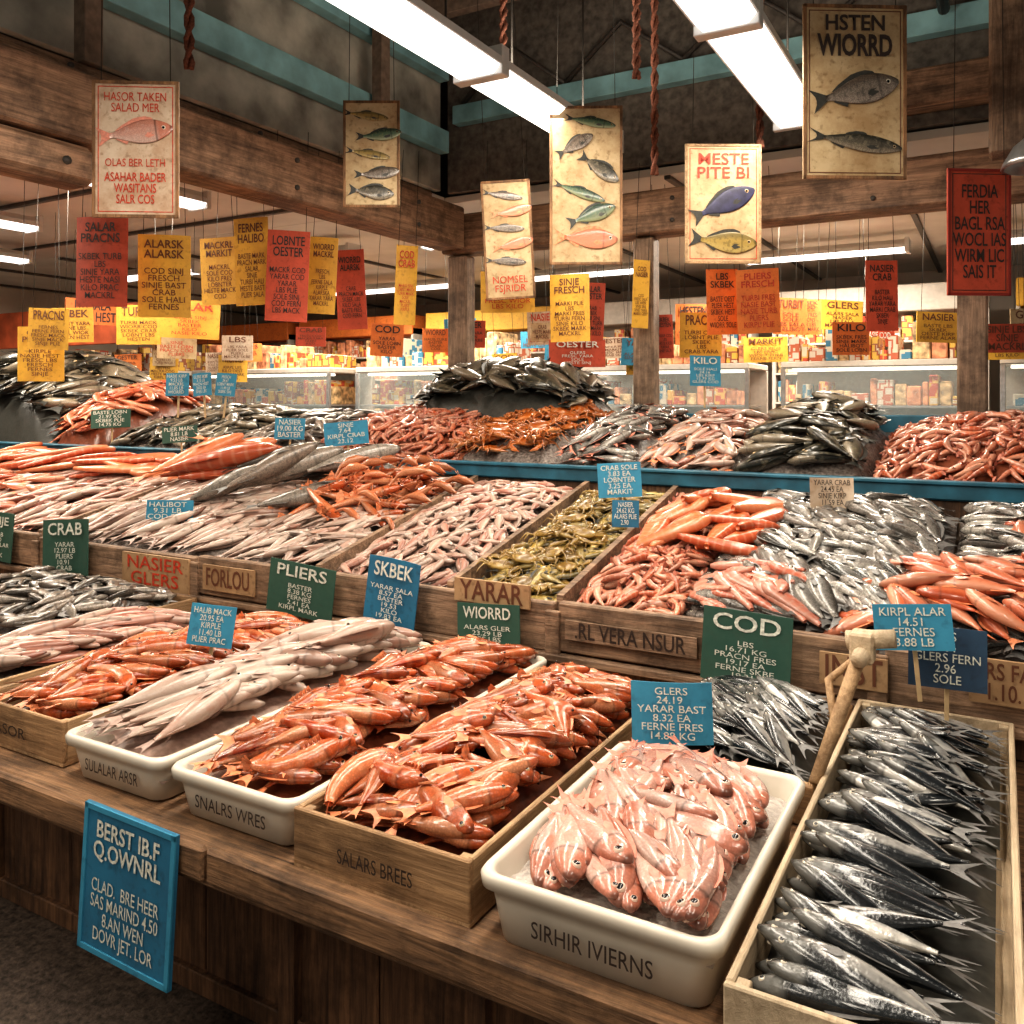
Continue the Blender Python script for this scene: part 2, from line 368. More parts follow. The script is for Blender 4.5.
# ------------------------------------------------------------------ piles
def pile(name,tmpl,mats,region,base,n,L,yaw,jit=20,roll=12,mound=.04,flip=.5,sink=.45,ice=True,icemat=None,order=None,thick=1.0,res=.012,keep=.46,cols=None,cap=None):
    x0,x1,y0,y1=region
    nx=int((x1-x0)/res)+2; ny=int((y1-y0)/res)+2
    gx=x0+np.arange(nx)*res; gy=y0+np.arange(ny)*res
    GX,GY=np.meshgrid(gx,gy,indexing='ij')
    uu=(GX-x0)/(x1-x0)*2-1; vv=(GY-y0)/(y1-y0)*2-1
    lump=.006*np.sin(GX*31+1.3*np.sin(GY*17))*np.cos(GY*27)
    Hm=base(GX,GY)+mound*np.clip(1-uu**4,0,1)*np.clip(1-vv**4,0,1)+lump
    H0=Hm.copy()
    VV=[];LI=[];LT=[];MM=[];AA=[];off=0
    cols=cols or max(1,int(math.sqrt(n*(x1-x0)/(y1-y0)))); rows=max(1,int(math.ceil(n/cols)))
    cells=[(i,j) for i in range(cols) for j in range(rows)]
    random.shuffle(cells)
    if order=='y': cells.sort(key=lambda c:-c[1]+random.random()*1.5)
    for (i,j) in cells:
        t=random.choice(tmpl); l=random.uniform(*L)
        ya=rad((yaw(i,j) if callable(yaw) else yaw)+random.gauss(0,jit)); dx,dy=math.cos(ya),math.sin(ya)
        cx=x0+(x1-x0)*(i+.5+random.uniform(-.45,.45))/cols; cy=y0+(y1-y0)*(j+.5+random.uniform(-.45,.45))/rows
        ex=abs(dx)*l*keep+abs(dy)*t.h*l*.8; ey=abs(dy)*l*keep+abs(dx)*t.h*l*.8
        ex=min(ex,(x1-x0)/2);ey=min(ey,(y1-y0)/2)
        cx=min(max(cx,x0+ex),x1-ex); cy=min(max(cy,y0+ey),y1-ey)
        S=np.linspace(-.42,.42,9)*l; Lw=np.array([-.6,0,.6])*t.h*l
        PX=cx+S[:,None]*dx-Lw[None]*dy; PY=cy+S[:,None]*dy+Lw[None]*dx
        IX=np.clip(((PX-x0)/res).astype(int),0,nx-1); IY=np.clip(((PY-y0)/res).astype(int),0,ny-1)
        h=Hm[IX,IY].max(axis=1)
        cp=(cap if cap is not None else max(.03,2.1*t.w*l*thick))*random.uniform(.8,1.15)
        h=np.minimum(h,H0[IX,IY].mean(axis=1)+cp)
        sl,c0=np.polyfit(S,h,1); sl=max(-.45,min(.45,sl))
        resid=(h-(c0+sl*S)).max()
        zc=c0+max(0,resid)*sink + t.w*l*.75*thick
        ro=rad(random.gauss(0,roll))+(math.pi if random.random()<flip else 0)
        R=Matrix.Rotation(ya,3,'Z')@Matrix.Rotation(-math.atan(sl),3,'Y')@Matrix.Rotation(ro,3,'X')
        V=(t.v*np.array([l,l,l*thick]))@np.array(R).T+np.array([cx,cy,zc])
        VV.append(V); LI.append(t.li+off); LT.append(t.lt); MM.append(t.m); off+=len(V)
        A=np.empty((len(V),4)); A[:,:2]=t.a; A[:,2]=random.random(); A[:,3]=random.random(); AA.append(A)
        S2=np.linspace(-.45,.4,int(l*.85/res)+3); L2=np.linspace(-.85,.85,max(3,int(2*t.h*l/res)+1))
        PX=cx+S2[:,None]*l*dx-L2[None]*t.h*l*dy; PY=cy+S2[:,None]*l*dy+L2[None]*t.h*l*dx
        ok=(PX>=x0)&(PX<x1)&(PY>=y0)&(PY<y1)
        IX=((PX-x0)/res).astype(int)[ok]; IY=((PY-y0)/res).astype(int)[ok]
        prof=np.clip(1-(S2/.5)**2,0.1,1)[:,None]*np.sqrt(np.clip(1-L2**2,0.05,1))[None]
        Z=(zc+sl*S2[:,None]*l+t.w*l*thick*prof*.8)[ok]
        np.maximum.at(Hm,(IX,IY),Z)
    V=np.concatenate(VV);LI=np.concatenate(LI);LT=np.concatenate(LT);MM=np.concatenate(MM);AA=np.concatenate(AA)
    me=D.meshes.new(name); 
    me.vertices.add(len(V)); me.vertices.foreach_set('co',V.ravel().astype(np.float32))
    me.loops.add(len(LI)); me.loops.foreach_set('vertex_index',LI.astype(np.int32))
    me.polygons.add(len(LT)); st=np.concatenate([[0],np.cumsum(LT)[:-1]]).astype(np.int32)
    me.polygons.foreach_set('loop_start',st)
    try: me.polygons.foreach_set('loop_total',LT.astype(np.int32))
    except Exception: pass
    for q in mats: me.materials.append(q)
    me.polygons.foreach_set('material_index',MM.astype(np.int32)); me.polygons.foreach_set('use_smooth',np.ones(len(LT),bool))
    at=me.attributes.new('fc','FLOAT_COLOR','POINT'); at.data.foreach_set('color',AA.ravel().astype(np.float32))
    me.update(calc_edges=True); me.validate()
    par=empty(name) if ice else None
    o=D.objects.new('fish' if ice else name,me); C.scene.collection.objects.link(o)
    if ice:
        o.parent=par
        st=2; h=H0[::st,::st]; gx2=gx[::st];gy2=gy[::st]
        a,b=h.shape; h=h+RNG.normal(0,.003,h.shape)
        mb=MB(); mb.v=[(gx2[i],gy2[j],h[i,j]) for i in range(a) for j in range(b)]
        mb.f=[(i*b+j,(i+1)*b+j,(i+1)*b+j+1,i*b+j+1) for i in range(a-1) for j in range(b-1)]
        mb.m=[0]*len(mb.f); mb.sm=[True]*len(mb.f)
        mb.obj('ice_bed',[icemat or M_iced],parent=par,recalc=False)
    return par or o
# materials
M_ice=plain('crushed_ice',(.52,.47,.43),.2,noise=.2,scale=70,bump=.8)
M_iced=plain('dirty_crushed_ice',(.22,.185,.165),.25,noise=.6,scale=60,bump=.8)
M_wet=plain('wet_bed',(.17,.05,.025),.3,noise=.3,scale=40,bump=.3)
M_fin=plain('fin_grey',(.13,.125,.12),.4,noise=.3,scale=80)
M_finp=plain('fin_pink',(.62,.24,.17),.4,noise=.25,scale=80)
M_fino=plain('fin_orange',(.68,.24,.11),.4,noise=.4,scale=60)
M_finw=plain('fin_pale',(.44,.31,.26),.4,noise=.25,scale=60)
M_find=plain('fin_dark',(.04,.04,.035),.4,noise=.3,scale=60)
M_eyeY=plain('eye_ring_gold',(.58,.42,.24),.15)
M_eyeP=plain('eye_ring_pink',(.70,.50,.40),.15)
M_eyeS=plain('eye_ring_silver',(.62,.56,.46),.15)
M_pup=plain('eye_pupil',(.006,.006,.008),.05)
F_mack=fishmat('mackerel_skin',(.76,.73,.67),(.46,.45,.43),(.018,.022,.026),head=(.20,.20,.19),gill=.65,rough=.22,spots=.3,spotcol=(.05,.055,.06),sscale=45,metal=.2,var=.4,vb=(.10,.34,.46,.60),sat=1,val=.92)
F_silv=fishmat('silver_skin',(.60,.56,.50),(.34,.325,.30),(.05,.05,.045),gill=.55,rough=.27,spots=.4,spotcol=(.10,.10,.09),sscale=60,metal=.12,scales=.4,huecol=(.42,.36,.32),sat=1.05,val=.88)
F_pink=fishmat('pink_fish_skin',(.78,.54,.46),(.72,.35,.27),(.58,.19,.12),head=(.66,.27,.19),gill=.6,rough=.26,var=.35,huecol=(.74,.48,.40),scales=.18,spots=.35,spotcol=(.78,.55,.47),sscale=28,sat=1.05,val=.9)
F_prawn=fishmat('red_mullet_skin',(.76,.33,.18),(.70,.17,.07),(.50,.08,.025),gill=.5,rough=.25,bands=5,bandcol=(.80,.36,.20),spots=.35,spotcol=(.80,.35,.19),sscale=24,var=.5,huecol=(.74,.24,.11),scales=.25,head=(.64,.15,.06),sat=1.04,val=.93)
F_shr=fishmat('shrimp_shell',(.76,.40,.28),(.70,.25,.15),(.58,.15,.08),gill=0,bands=8,bandcol=(.78,.48,.36),var=.4,huecol=(.76,.40,.29))
F_white=fishmat('pale_fish_skin',(.66,.51,.43),(.57,.38,.31),(.38,.22,.17),gill=.4,var=.35,huecol=(.64,.54,.46),spots=.3,spotcol=(.55,.26,.19),sscale=18,val=.84)
F_whp=fishmat('pink_white_skin',(.66,.45,.37),(.62,.33,.26),(.44,.20,.15),gill=.4,var=.4,huecol=(.58,.48,.40),val=.88)
F_grey=fishmat('grey_fish_skin',(.50,.44,.38),(.29,.26,.22),(.08,.07,.06),gill=.5,rough=.3,spots=.5,spotcol=(.09,.08,.07),sscale=50,metal=.05,huecol=(.38,.29,.23),scales=.4)
F_dark=fishmat('dark_fish_skin',(.42,.35,.26),(.15,.13,.095),(.045,.042,.03),gill=.5,rough=.33,spots=.6,spotcol=(.36,.31,.22),sscale=38,scales=.4)
F_red=fishmat('red_fish_skin',(.76,.34,.21),(.70,.19,.09),(.52,.10,.04),gill=.4,huecol=(.76,.32,.20),sat=1.02,val=.92)
F_salm=fishmat('salmon_flesh',(.78,.28,.13),(.74,.19,.07),(.62,.13,.055),gill=0,bands=11,bandcol=(.82,.38,.24),sat=1.02,val=.92)
F_fil=fishmat('pink_fillet',(.76,.37,.28),(.71,.28,.21),(.64,.22,.15),gill=0,bands=8,bandcol=(.80,.53,.44))
F_yel=fishmat('yellow_fish_skin',(.66,.50,.20),(.46,.32,.09),(.16,.12,.04),gill=.5,rough=.34,spots=.5,spotcol=(.12,.09,.04),sscale=50,huecol=(.32,.25,.12))
F_crab=fishmat('crab_shell',(.70,.42,.22),(.55,.20,.07),(.38,.10,.03),gill=0,rough=.35,spots=.5,spotcol=(.70,.36,.18),sscale=40)
F_crabY=fishmat('yellow_crab_shell',(.66,.50,.24),(.48,.32,.11),(.22,.13,.04),gill=0,rough=.35,spots=.5,spotcol=(.64,.46,.2),sscale=40)
W_beam=wood('old_beam_wood',(.13,.075,.045),(.52,.32,.20),'X',sc=.6)
W_beamY=wood('old_beam_wood_y',(.13,.075,.045),(.52,.32,.20),'Y',sc=.6)
W_beamZ=wood('old_post_wood',(.14,.09,.06),(.40,.27,.18),'Z')
W_edge=wood('counter_edge_wood',(.06,.032,.018),(.44,.25,.13),'X')
W_panel=wood('counter_panel_wood',(.05,.024,.014),(.27,.14,.07),'Z')
W_ledge=wood('ledge_wood',(.11,.066,.042),(.48,.31,.20),'X')
W_crate=wood('crate_wood',(.26,.15,.07),(.62,.41,.23),'Y',grime=.5)
W_crateX=wood('crate_wood_x',(.20,.11,.05),(.54,.33,.17),'X',grime=.6)
W_cream=wood('cream_crate_wood',(.50,.37,.24),(.78,.63,.44),'Y',grime=.3)
M_white=plain('white_plastic',(.66,.60,.51),.35,noise=.12,scale=6)
M_blue=plain('blue_rail_paint',(.025,.12,.18),.45,noise=.4,scale=8)
M_teal=plain('teal_steel_paint',(.26,.48,.52),.5,noise=.3,scale=5)
M_dark2=plain('dark_steel',(.07,.06,.052),.5,noise=.3)
M_metal=plain('galvanised_metal',(.45,.45,.45),.35,.8,noise=.2)
M_rope=plain('rope',(.20,.075,.045),.8,noise=.4,scale=90)
M_wire=plain('hanging_wire',(.03,.025,.02),.6)
# ------------------------------------------------------------------ camera
cam=D.cameras.new('camera'); co=D.objects.new('camera',cam); C.scene.collection.objects.link(co); C.scene.camera=co
co.location=(0,0,1.65); co.rotation_euler=(rad(90),0,rad(29.6)); cam.sensor_width=36; cam.lens=36*859/1024; cam.shift_y=-112/1024; cam.clip_start=.05
# ------------------------------------------------------------------ room shell
def slab(name,x0,x1,y0,y1,z0,z1,mat,b=.004):
    mb=MB(); cx,cy,cz=(x0+x1)/2,(y0+y1)/2,(z0+z1)/2
    mb.box(x0-cx,x1-cx,y0-cy,y1-cy,z0-cz,z1-cz,0,b); return mb.obj(name,[mat],(cx,cy,cz))
M_floor=plain('dark_concrete_floor',(.08,.058,.044),.7,noise=.7,scale=70,bump=.5)
slab('floor',-13,3,-2.5,13,-.1,0,M_floor)
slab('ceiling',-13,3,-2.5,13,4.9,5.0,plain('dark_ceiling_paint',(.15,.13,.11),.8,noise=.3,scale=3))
M_wall=plain('market_wall_paint',(.62,.54,.46),.7,noise=.15,scale=2)
slab('wall_back',-13,3,12.5,12.6,0,4.9,M_wall)
slab('wall_left',-13.1,-13,-2.5,12.5,0,4.9,M_wall)
M_lowc=plain('lower_ceiling_panel',(.66,.61,.55),.6,noise=.12,scale=2)
def lowceil(name,x0,x1,y0,y1,ax):
    mb=MB(); mb.box(x0,x1,y0,y1,3.34,3.40)
    if ax=='Y':
        x=x0+.3
        while x<x1-.1: mb.box(x,x+.05,y0+.02,y1,3.31,3.34,1); x+=1.5
    else:
        y=y0+.3
        while y<y1-.1: mb.box(x0,x1-.02,y,y+.05,3.31,3.34,1); y+=1.3
    mb.obj(name,[M_lowc,M_dark2])
lowceil('lower_ceiling_rear',-13,3,6.17,12.5,'Y'); lowceil('lower_ceiling_left',-13,-4.17,-2.5,6.16,'X')
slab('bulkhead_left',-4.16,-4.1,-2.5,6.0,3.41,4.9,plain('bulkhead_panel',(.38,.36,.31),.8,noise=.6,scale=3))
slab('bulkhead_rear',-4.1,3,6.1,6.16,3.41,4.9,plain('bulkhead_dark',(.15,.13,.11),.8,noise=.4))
def beam(name,x0,x1,y0,y1,z0,z1,mat): 
    mb=MB(); cx,cy,cz=(x0+x1)/2,(y0+y1)/2,(z0+z1)/2
    lx,ly,lz=x1-x0,y1-y0,z1-z0
    mb.box(x0-cx,x1-cx,y0-cy,y1-cy,z0-cz,z1-cz,0,.014)
    if lz<max(lx,ly):
        n=5
        for i in range(n):
            t=(i+.5)/n
            for dz in (-.25,.25):
                if lx>ly: mb.tube([(-lx/2+lx*t,-ly/2-.012,dz*lz),(-lx/2+lx*t,-ly/2+.01,dz*lz)],.016,8,1)
                else: mb.tube([(lx/2+.012,-ly/2+ly*t,dz*lz),(lx/2-.01,-ly/2+ly*t,dz*lz)],.016,8,1)
    return mb.obj(name,[mat,M_dark2],(cx,cy,cz))
beam('wooden_beam',-3.84,-3.6,-.5,5.60,2.82,3.14,W_beamY)
beam('wooden_beam',-3.84,2.5,5.62,5.86,2.80,3.10,W_beam)
beam('wooden_beam',-1.0,2.5,5.9,6.08,3.48,3.72,W_beam)
beam('wooden_beam',-4.08,-3.9,-.5,5.6,3.16,3.30,W_beamY)
slab('teal_steel_beam',-4.08,-3.98,-1,5.95,3.70,3.88,M_teal)
slab('teal_steel_beam',-4.08,-3.98,-1,5.95,4.3,4.42,M_teal)
slab('teal_steel_beam',-3.97,2.6,5.98,6.08,3.95,4.10,M_teal)
mb=MB()
for i in range(8):
    y=.2+i*.75; mb.box(-3.95,2.6,y,y+.09,4.6,4.78)
for i in range(7):
    x=-3.9+i*.95; mb.tube([(x,6.03,4.12),(x+.47,6.03,4.5),(x+.95,6.03,4.12)],.02,6,1)
mb.tube([(-1.6,0,4.25),(-1.6,5.9,4.25)],.05,10,1); mb.tube([(-.3,1,4.05),(-.3,5.9,4.05)],.035,10,1)
mb.box(-3.95,-3.86,4.9,5.0,3.3,4.6); mb.box(-3.95,-3.86,2.6,2.7,3.3,4.6)
mb.obj('ceiling_joists',[plain('joist_wood',(.22,.16,.12),.8,noise=.3),M_dark2])
beam('wooden_post',-.22,-.06,5.68,5.82,1.5,2.79,W_beamZ)
beam('wooden_post',-3.82,-3.64,5.68,5.82,1.5,2.79,W_beamZ)
beam('wooden_post',-.05,.13,5.0,5.16,2.9,4.58,W_beamZ)
beam('wooden_post',-2.25,-2.1,5.68,5.82,1.5,2.79,W_beamZ)
mb=MB(); mb.box(-.10,.10,-.35,.35,-.09,.09,0,.03); mb.tube([(.11,-.2,0),(.08,-.2,0)],.02,8,1); mb.tube([(.11,.2,0),(.08,.2,0)],.02,8,1)
mb.obj('beam_splice_timber',[W_beamY,M_dark2],(-3.72,2.15,2.72))
# ------------------------------------------------------------------ fluorescent fixtures
M_tube=plain('fluorescent_diffuser',(1,1,1),.4,emit=3.2,ecol=(1,.97,.92)); M_tube.cycles.emission_sampling='NONE'
M_fix=plain('lamp_housing',(.62,.62,.60),.4)
def fixture(x,y0,y1,z,w=.26,power=0,axis='Y',rod=.8,up=0):
    L=y1-y0; mb=MB(); h=.10
    prof=[(-w/2,h*.55,0),(-w/2*.55,h,0),(w/2*.55,h,0),(w/2,h*.55,0),(w/2,.02,1),(w/2*.72,-.02,1),(-w/2*.72,-.02,1),(-w/2,.02,1)]
    n=len(prof); vs=[];
    for yy in (-L/2,L/2): vs+=[(p[0],yy,p[1]) for p in prof]
    for k in range(n):
        k2=(k+1)%n; mi=1 if (prof[k][2]==1 and prof[k2][2]==1) else 0
        mb.add([vs[k],vs[k2],vs[n+k2],vs[n+k]],[(0,1,2,3)],mi)
    mb.add([vs[k] for k in range(n)],[tuple(range(n))],0); mb.add([vs[n+k] for k in range(n)],[tuple(range(n))],0)
    for yy in (-L/2,L/2): mb.box(-w/2-.008,w/2+.008,yy-.02,yy+.02,-.03,h+.01,0)
    for sx in (-1,1): mb.box(sx*w*.5-.006,sx*w*.5+.006,-L/2,L/2,.015,.05,0,.002)
    if rod:
        for yy in (-L*.3,L*.3): mb.tube([(0,yy,h),(0,yy,h+rod)],.006,6,2)
    rot=(0,0,0) if axis=='Y' else (0,0,rad(90))
    o=mb.obj('fluorescent_lamp',[M_fix,M_tube,M_wire],(x,(y0+y1)/2,z) ,rot)
    if axis!='Y': o.location=((y0+y1)/2,x,z)
    for pw,zz,rx in ((power,-.04,0),(up,h+.03,math.pi)):  # second entry is an added up-light above the housing, brightens the upper ceiling
        if not pw: continue
        l=D.lights.new('lamp_light','AREA'); l.shape='RECTANGLE'; l.size=w*.9; l.size_y=L*.95; l.energy=pw; l.color=(1,.89,.74)
        lo=D.objects.new('lamp_light',l); C.scene.collection.objects.link(lo); lo.parent=o; lo.location=(0,0,zz); lo.rotation_euler=(rx,0,0)
    return o
PW=33
for i,y0 in enumerate((.55,2.05,3.5)): fixture(-2.15,y0,y0+1.42,3.2,power=PW,up=20 if i!=1 else 0)
for i,y0 in enumerate((.6,2.1,3.55)): fixture(-.98,y0,y0+1.42,3.2,power=PW,up=20 if i==2 else 0)
fixture(.45,.2,1.6,3.2,power=PW); fixture(-3.2,-.9,.5,3.2,power=PW); fixture(-1.5,-1.6,-.2,3.2,power=PW)  # extra fixtures out of view around the camera, added to light the front
for (x,y0,y1,p) in ((6.9,-9.5,-8.1,0),(6.9,-7.2,-5.8,120),(6.9,-4.9,-3.5,120),(6.9,-1.9,-.5,120),(9.4,-8.2,-6.2,170),(9.4,-5.2,-3.6,0),(9.4,-2.4,-.8,170),(9.4,0,1.4,0),(7.6,.3,1.7,0)):
    fixture(x,y0,y1,3.15,w=.2,power=p,axis='X',rod=0)
for (x,y0,y1,p) in ((-5.4,.6,2.6,70),(-5.4,3.2,4.6,70),(-7.4,2.5,4.5,100),(-9.2,3.5,5.5,100)):
    fixture(x,y0,y1,3.15,w=.2,power=p,rod=0)
# ------------------------------------------------------------------ counters
mb=MB()
mb.box(-6.5,1.2,1.43,2.98,.545,.595,0,.008)
mb.box(-6.5,1.2,1.40,1.45,.50,.602,1,.01)
for i,(x0,x1) in enumerate(((-6.4,-3.9),(-3.89,-1.62),(-1.61,1.2))): mb.box(x0,x1,1.385,1.41,.515+.004*i,.598+.003*i,1,.008)
x=-6.5
while x<1.2:
    mb.box(x,x+.30,1.66,1.69,0.0,.55,2,.004); x+=.305
for x in (-5.6,-4.5,-3.6,-2.95,-2.3,-1.62,-1.05,-.4,.4): mb.box(x,x+.055,1.625,1.665,0.0,.55,2,.004)
mb.box(-6.5,1.2,1.63,1.67,.44,.545,2); mb.box(-6.5,1.2,1.64,1.67,0,.06,2)
mb.obj('wooden_market_counter',[W_edge,W_edge,W_panel])
W_bed=wood('bed_wood',(.08,.05,.03),(.2,.13,.08),'X')
mb=MB()
def slopebox(mb,x0,x1,y0,z0,y1,z1,t,mi):
    vs=[(x0,y0,z0-t),(x1,y0,z0-t),(x1,y1,z1-t),(x0,y1,z1-t),(x0,y0,z0),(x1,y0,z0),(x1,y1,z1),(x0,y1,z1)]
    mb.add(vs,[(0,3,2,1),(4,5,6,7),(0,1,5,4),(1,2,6,5),(2,3,7,6),(3,0,4,7)],mi)
slopebox(mb,-8.6,1.2,2.93,.80,4.28,1.12,.04,0)
mb.box(-8.6,1.2,2.95,2.99,0,.80,1)
segs=[(-8.6,-6.1),(-6.09,-4.72),(-4.70,-3.42),(-3.40,-2.3),(-2.28,-1.46),(-1.44,-.33),(-.31,1.2)]
for i,(a,b) in enumerate(segs):
    dz=[0,.01,-.005,.006,0,.008,-.004][i]
    mb.box(a,b,2.885,2.925,.70+dz,.885+dz,2,.006)
    mb.box(a+.01,b-.01,2.90,2.94,.60,.695,1,.004)
    mb.box(b-.03,b+.03,2.87,2.89,.66,.86,2,.004)
mb.box(-8.6,1.2,2.86,2.90,.672,.70,2,.004)
for x in (-2.66,-1.95,-1.45,-4.75):
    slopebox(mb,x-.014,x+.014,2.92,.91,4.26,1.21,.14,2)
mb.obj('tiered_display_stand',[W_bed,W_panel,W_ledge])
mb=MB()
mb.box(-9.5,1.2,4.29,4.335,1.20,1.275,0,.008); mb.box(-9.5,1.2,4.275,4.345,1.27,1.288,0,.004)
slopebox(mb,-9.5,1.2,4.33,1.20,5.62,1.46,.04,1)
mb.box(-9.5,1.2,5.6,5.66,.0,1.56,0,.008)
mb.box(-9.5,1.2,4.31,4.33,0,1.2,2)
mb.obj('upper_display_shelf',[M_blue,W_bed,W_panel])
# ------------------------------------------------------------------ trays
def rrect(x0,x1,y0,y1,r,n=5):
    P=[]
    for cx,cy,a0 in ((x1-r,y1-r,0),(x0+r,y1-r,90),(x0+r,y0+r,180),(x1-r,y0+r,270)):
        for i in range(n+1):
            a=rad(a0+90*i/n); P.append((cx+r*math.cos(a),cy+r*math.sin(a)))
    return P
def plastic_tray(x0,x1,y0,y1,z0=.598,h=.125):
    cx,cy=(x0+x1)/2,(y0+y1)/2; a,b=(x1-x0)/2,(y1-y0)/2
    mb=MB(); rings=[]
    for ins,z in ((.045,0),(.03,.004),(.018,h*.6),(.014,h-.03),(0,h-.028),(-.002,h-.008),(.003,h),(.014,h),(.02,h-.01),(.045,.02)):
        rings.append([(p[0],p[1],z) for p in rrect(-a+ins,a-ins,-b+ins,b-ins,.04)])
    n=len(rings[0]); vs=sum(rings,[]); fs=[]
    for i in range(len(rings)-1):
        for k in range(n): fs.append((i*n+k,i*n+(k+1)%n,(i+1)*n+(k+1)%n,(i+1)*n+k))
    mb.add(vs,fs,0,True); mb.add(rings[0],[tuple(range(n))]); mb.add(rings[-1],[tuple(range(n))])
    o=mb.obj('plastic_fish_tray',[M_white],(cx,cy,z0)); return o
def crate(x0,x1,y0,y1,z0=.598,h=.13,m1=None,m2=None,t=.014):
    m1=m1 or W_crateX; m2=m2 or W_crate
    cx,cy=(x0+x1)/2,(y0+y1)/2; a,b=(x1-x0)/2,(y1-y0)/2; mb=MB()
    mb.box(-a,a,-b,b,0,.012,1,.002)
    mb.box(-a,a,-b,-b+t,.008,h,0,.003); mb.box(-a,a,b-t,b,.008,h,0,.003)
    mb.box(-a,-a+t,-b+t,b-t,.008,h,1,.003); mb.box(a-t,a,-b+t,b-t,.008,h,1,.003)
    for sx in (-1,1):
        for sy in (-1,1):
            px,py=sx*(a-t-.012),sy*(b-t-.012); mb.box(px-.012,px+.012,py-.012,py+.012,.01,h-.005,1,.002)
    return mb.obj('wooden_fish_crate',[m1,m2],(cx,cy,z0))
crate(-3.32,-2.86,1.5,2.55)
crate(-2.80,-2.33,1.50,2.66)
plastic_tray(-2.28,-1.87,1.46,2.70)
plastic_tray(-1.84,-1.41,1.46,2.76)
crate(-1.385,-.915,1.44,2.62,h=.135)
plastic_tray(-.885,-.405,1.41,2.16,h=.14)
crate(-.385,.035,1.36,2.87,h=.12,m1=W_cream,m2=W_cream)
crate(-.86,-.40,2.2,2.86,h=.10)
crate(-4.6,-3.36,2.0,2.85,h=.10)
fl=lambda z:(lambda X,Y:0*X+z)
def rg(x0,x1,y0,y1,i=.03): return (x0+i,x1-i,y0+i,y1-i)
PR=[F_prawn,M_fino,M_eyeY,M_pup]; TP=T_mul*4+T_prawn
RM=dict(roll=18,icemat=M_wet,keep=.44)
pile('pile_of_pale_fish',T_slim,[F_whp,M_finp,M_eyeS,M_pup],rg(-3.32,-2.86,1.5,2.55),fl(.65),70,(.3,.4),60,15,mound=.06,keep=.44)
pile('pile_of_red_mullet',TP,PR,rg(-2.80,-2.33,1.50,2.66),fl(.65),110,(.2,.28),38,26,mound=.065,**RM)
pile('pile_of_pale_fish',T_slim+T_mul[:1],[F_white,M_finw,M_eyeS,M_pup],rg(-2.28,-1.87,1.46,2.70,.03),fl(.65),84,(.32,.46),60,15,mound=.07,flip=.3,thick=1.1,keep=.44,icemat=M_finw)
pile('pile_of_red_mullet',TP,PR,rg(-1.84,-1.41,1.46,2.76,.03),fl(.655),120,(.2,.29),42,28,mound=.075,**RM)
pile('pile_of_red_mullet',TP,PR,rg(-1.385,-.915,1.44,2.62,.025),fl(.655),120,(.2,.29),45,32,mound=.08,**RM)
pile('pile_of_pink_snappers',T_snap,[F_pink,M_finp,M_eyeP,M_pup],rg(-.885,-.405,1.41,2.16,.028),fl(.685),74,(.22,.31),-58,22,roll=16,mound=.03,order='y',icemat=M_ice,keep=.46,flip=.35)
pile('pile_of_mackerel',T_slim,[F_mack,M_fin,M_eyeS,M_pup],rg(-.385,.015,1.36,2.25,.018),fl(.635),30,(.32,.37),168,7,roll=18,mound=.02,flip=.04,order='y',cols=1,cap=.05,thick=1.15,icemat=M_find,keep=.47)
pile('pile_of_small_silver_fish',T_slim,[F_mack,M_fin,M_eyeS,M_pup],rg(-.38,.03,2.2,2.86,.02),fl(.64),38,(.26,.33),160,14,roll=16,mound=.05,flip=.12,order='y',cols=2,icemat=M_find)
pile('pile_of_small_silver_fish',T_slim,[F_mack,M_fin,M_eyeS,M_pup],rg(-.86,-.40,2.2,2.86,.02),fl(.65),54,(.24,.32),150,14,roll=16,mound=.06,flip=.12,order='y',cols=2,icemat=M_find)
pile('pile_of_grey_fish',T_fatL,[F_grey,M_fin,M_eyeS,M_pup],rg(-4.6,-3.36,2.0,2.85,.02),fl(.64),130,(.18,.26),120,50,mound=.07)
# tier 2
b2=lambda X,Y:.81+(Y-2.93)*.235
def p2(name,t,m,x0,x1,n,L,yaw,jit=30,y0=2.95,y1=4.24,**k):
    k.setdefault('mound',.06)
    pile(name,t,m,(x0,x1,y0,y1),b2,n,L,yaw,jit,**k)
p2('pile_of_pale_fish',T_slimL,[F_whp,M_finp,M_eyeS,M_pup],-7.6,-4.77,400,(.26,.42),60,25)
p2('pile_of_red_mullet',T_mulL,[F_red,M_fino,M_eyeS,M_pup],-7.4,-5.4,110,(.22,.32),50,30,y1=3.7,ice=False,mound=.11)
p2('pile_of_salmon_sides',T_fil,[F_salm]*4,-7.3,-5.0,16,(.5,.7),30,15,y0=3.6,ice=False,mound=.12)
p2('pile_of_long_white_fish',T_slimL,[F_white,M_finw,M_eyeS,M_pup],-4.73,-3.4,210,(.3,.48),60,18)
p2('pile_of_salmon_sides',T_slim,[F_salm,M_fino,M_eyeS,M_pup],-4.9,-3.9,6,(.75,.9),25,8,y0=3.5,ice=False,mound=.13,thick=1.3)
p2('pile_of_grey_fish',T_slim,[F_grey,M_fin,M_eyeS,M_pup],-4.2,-3.1,9,(.6,.8),50,12,y0=3.3,ice=False,mound=.12,thick=1.5)
p2('pile_of_pale_fish',T_slimL,[F_white,M_finw,M_eyeS,M_pup],-3.4,-2.68,140,(.22,.34),60,25)
p2('pile_of_lobsters',T_lob,[F_prawn,M_fino,M_pup,M_pup],-3.5,-2.7,30,(.36,.5),30,40,y0=3.4,y1=4.15,ice=False,mound=.13,roll=8,flip=0)
p2('pile_of_small_pale_fish',T_mulL,[F_whp,M_finw,M_eyeS,M_pup],-2.64,-1.97,310,(.13,.2),60,50,mound=.09)
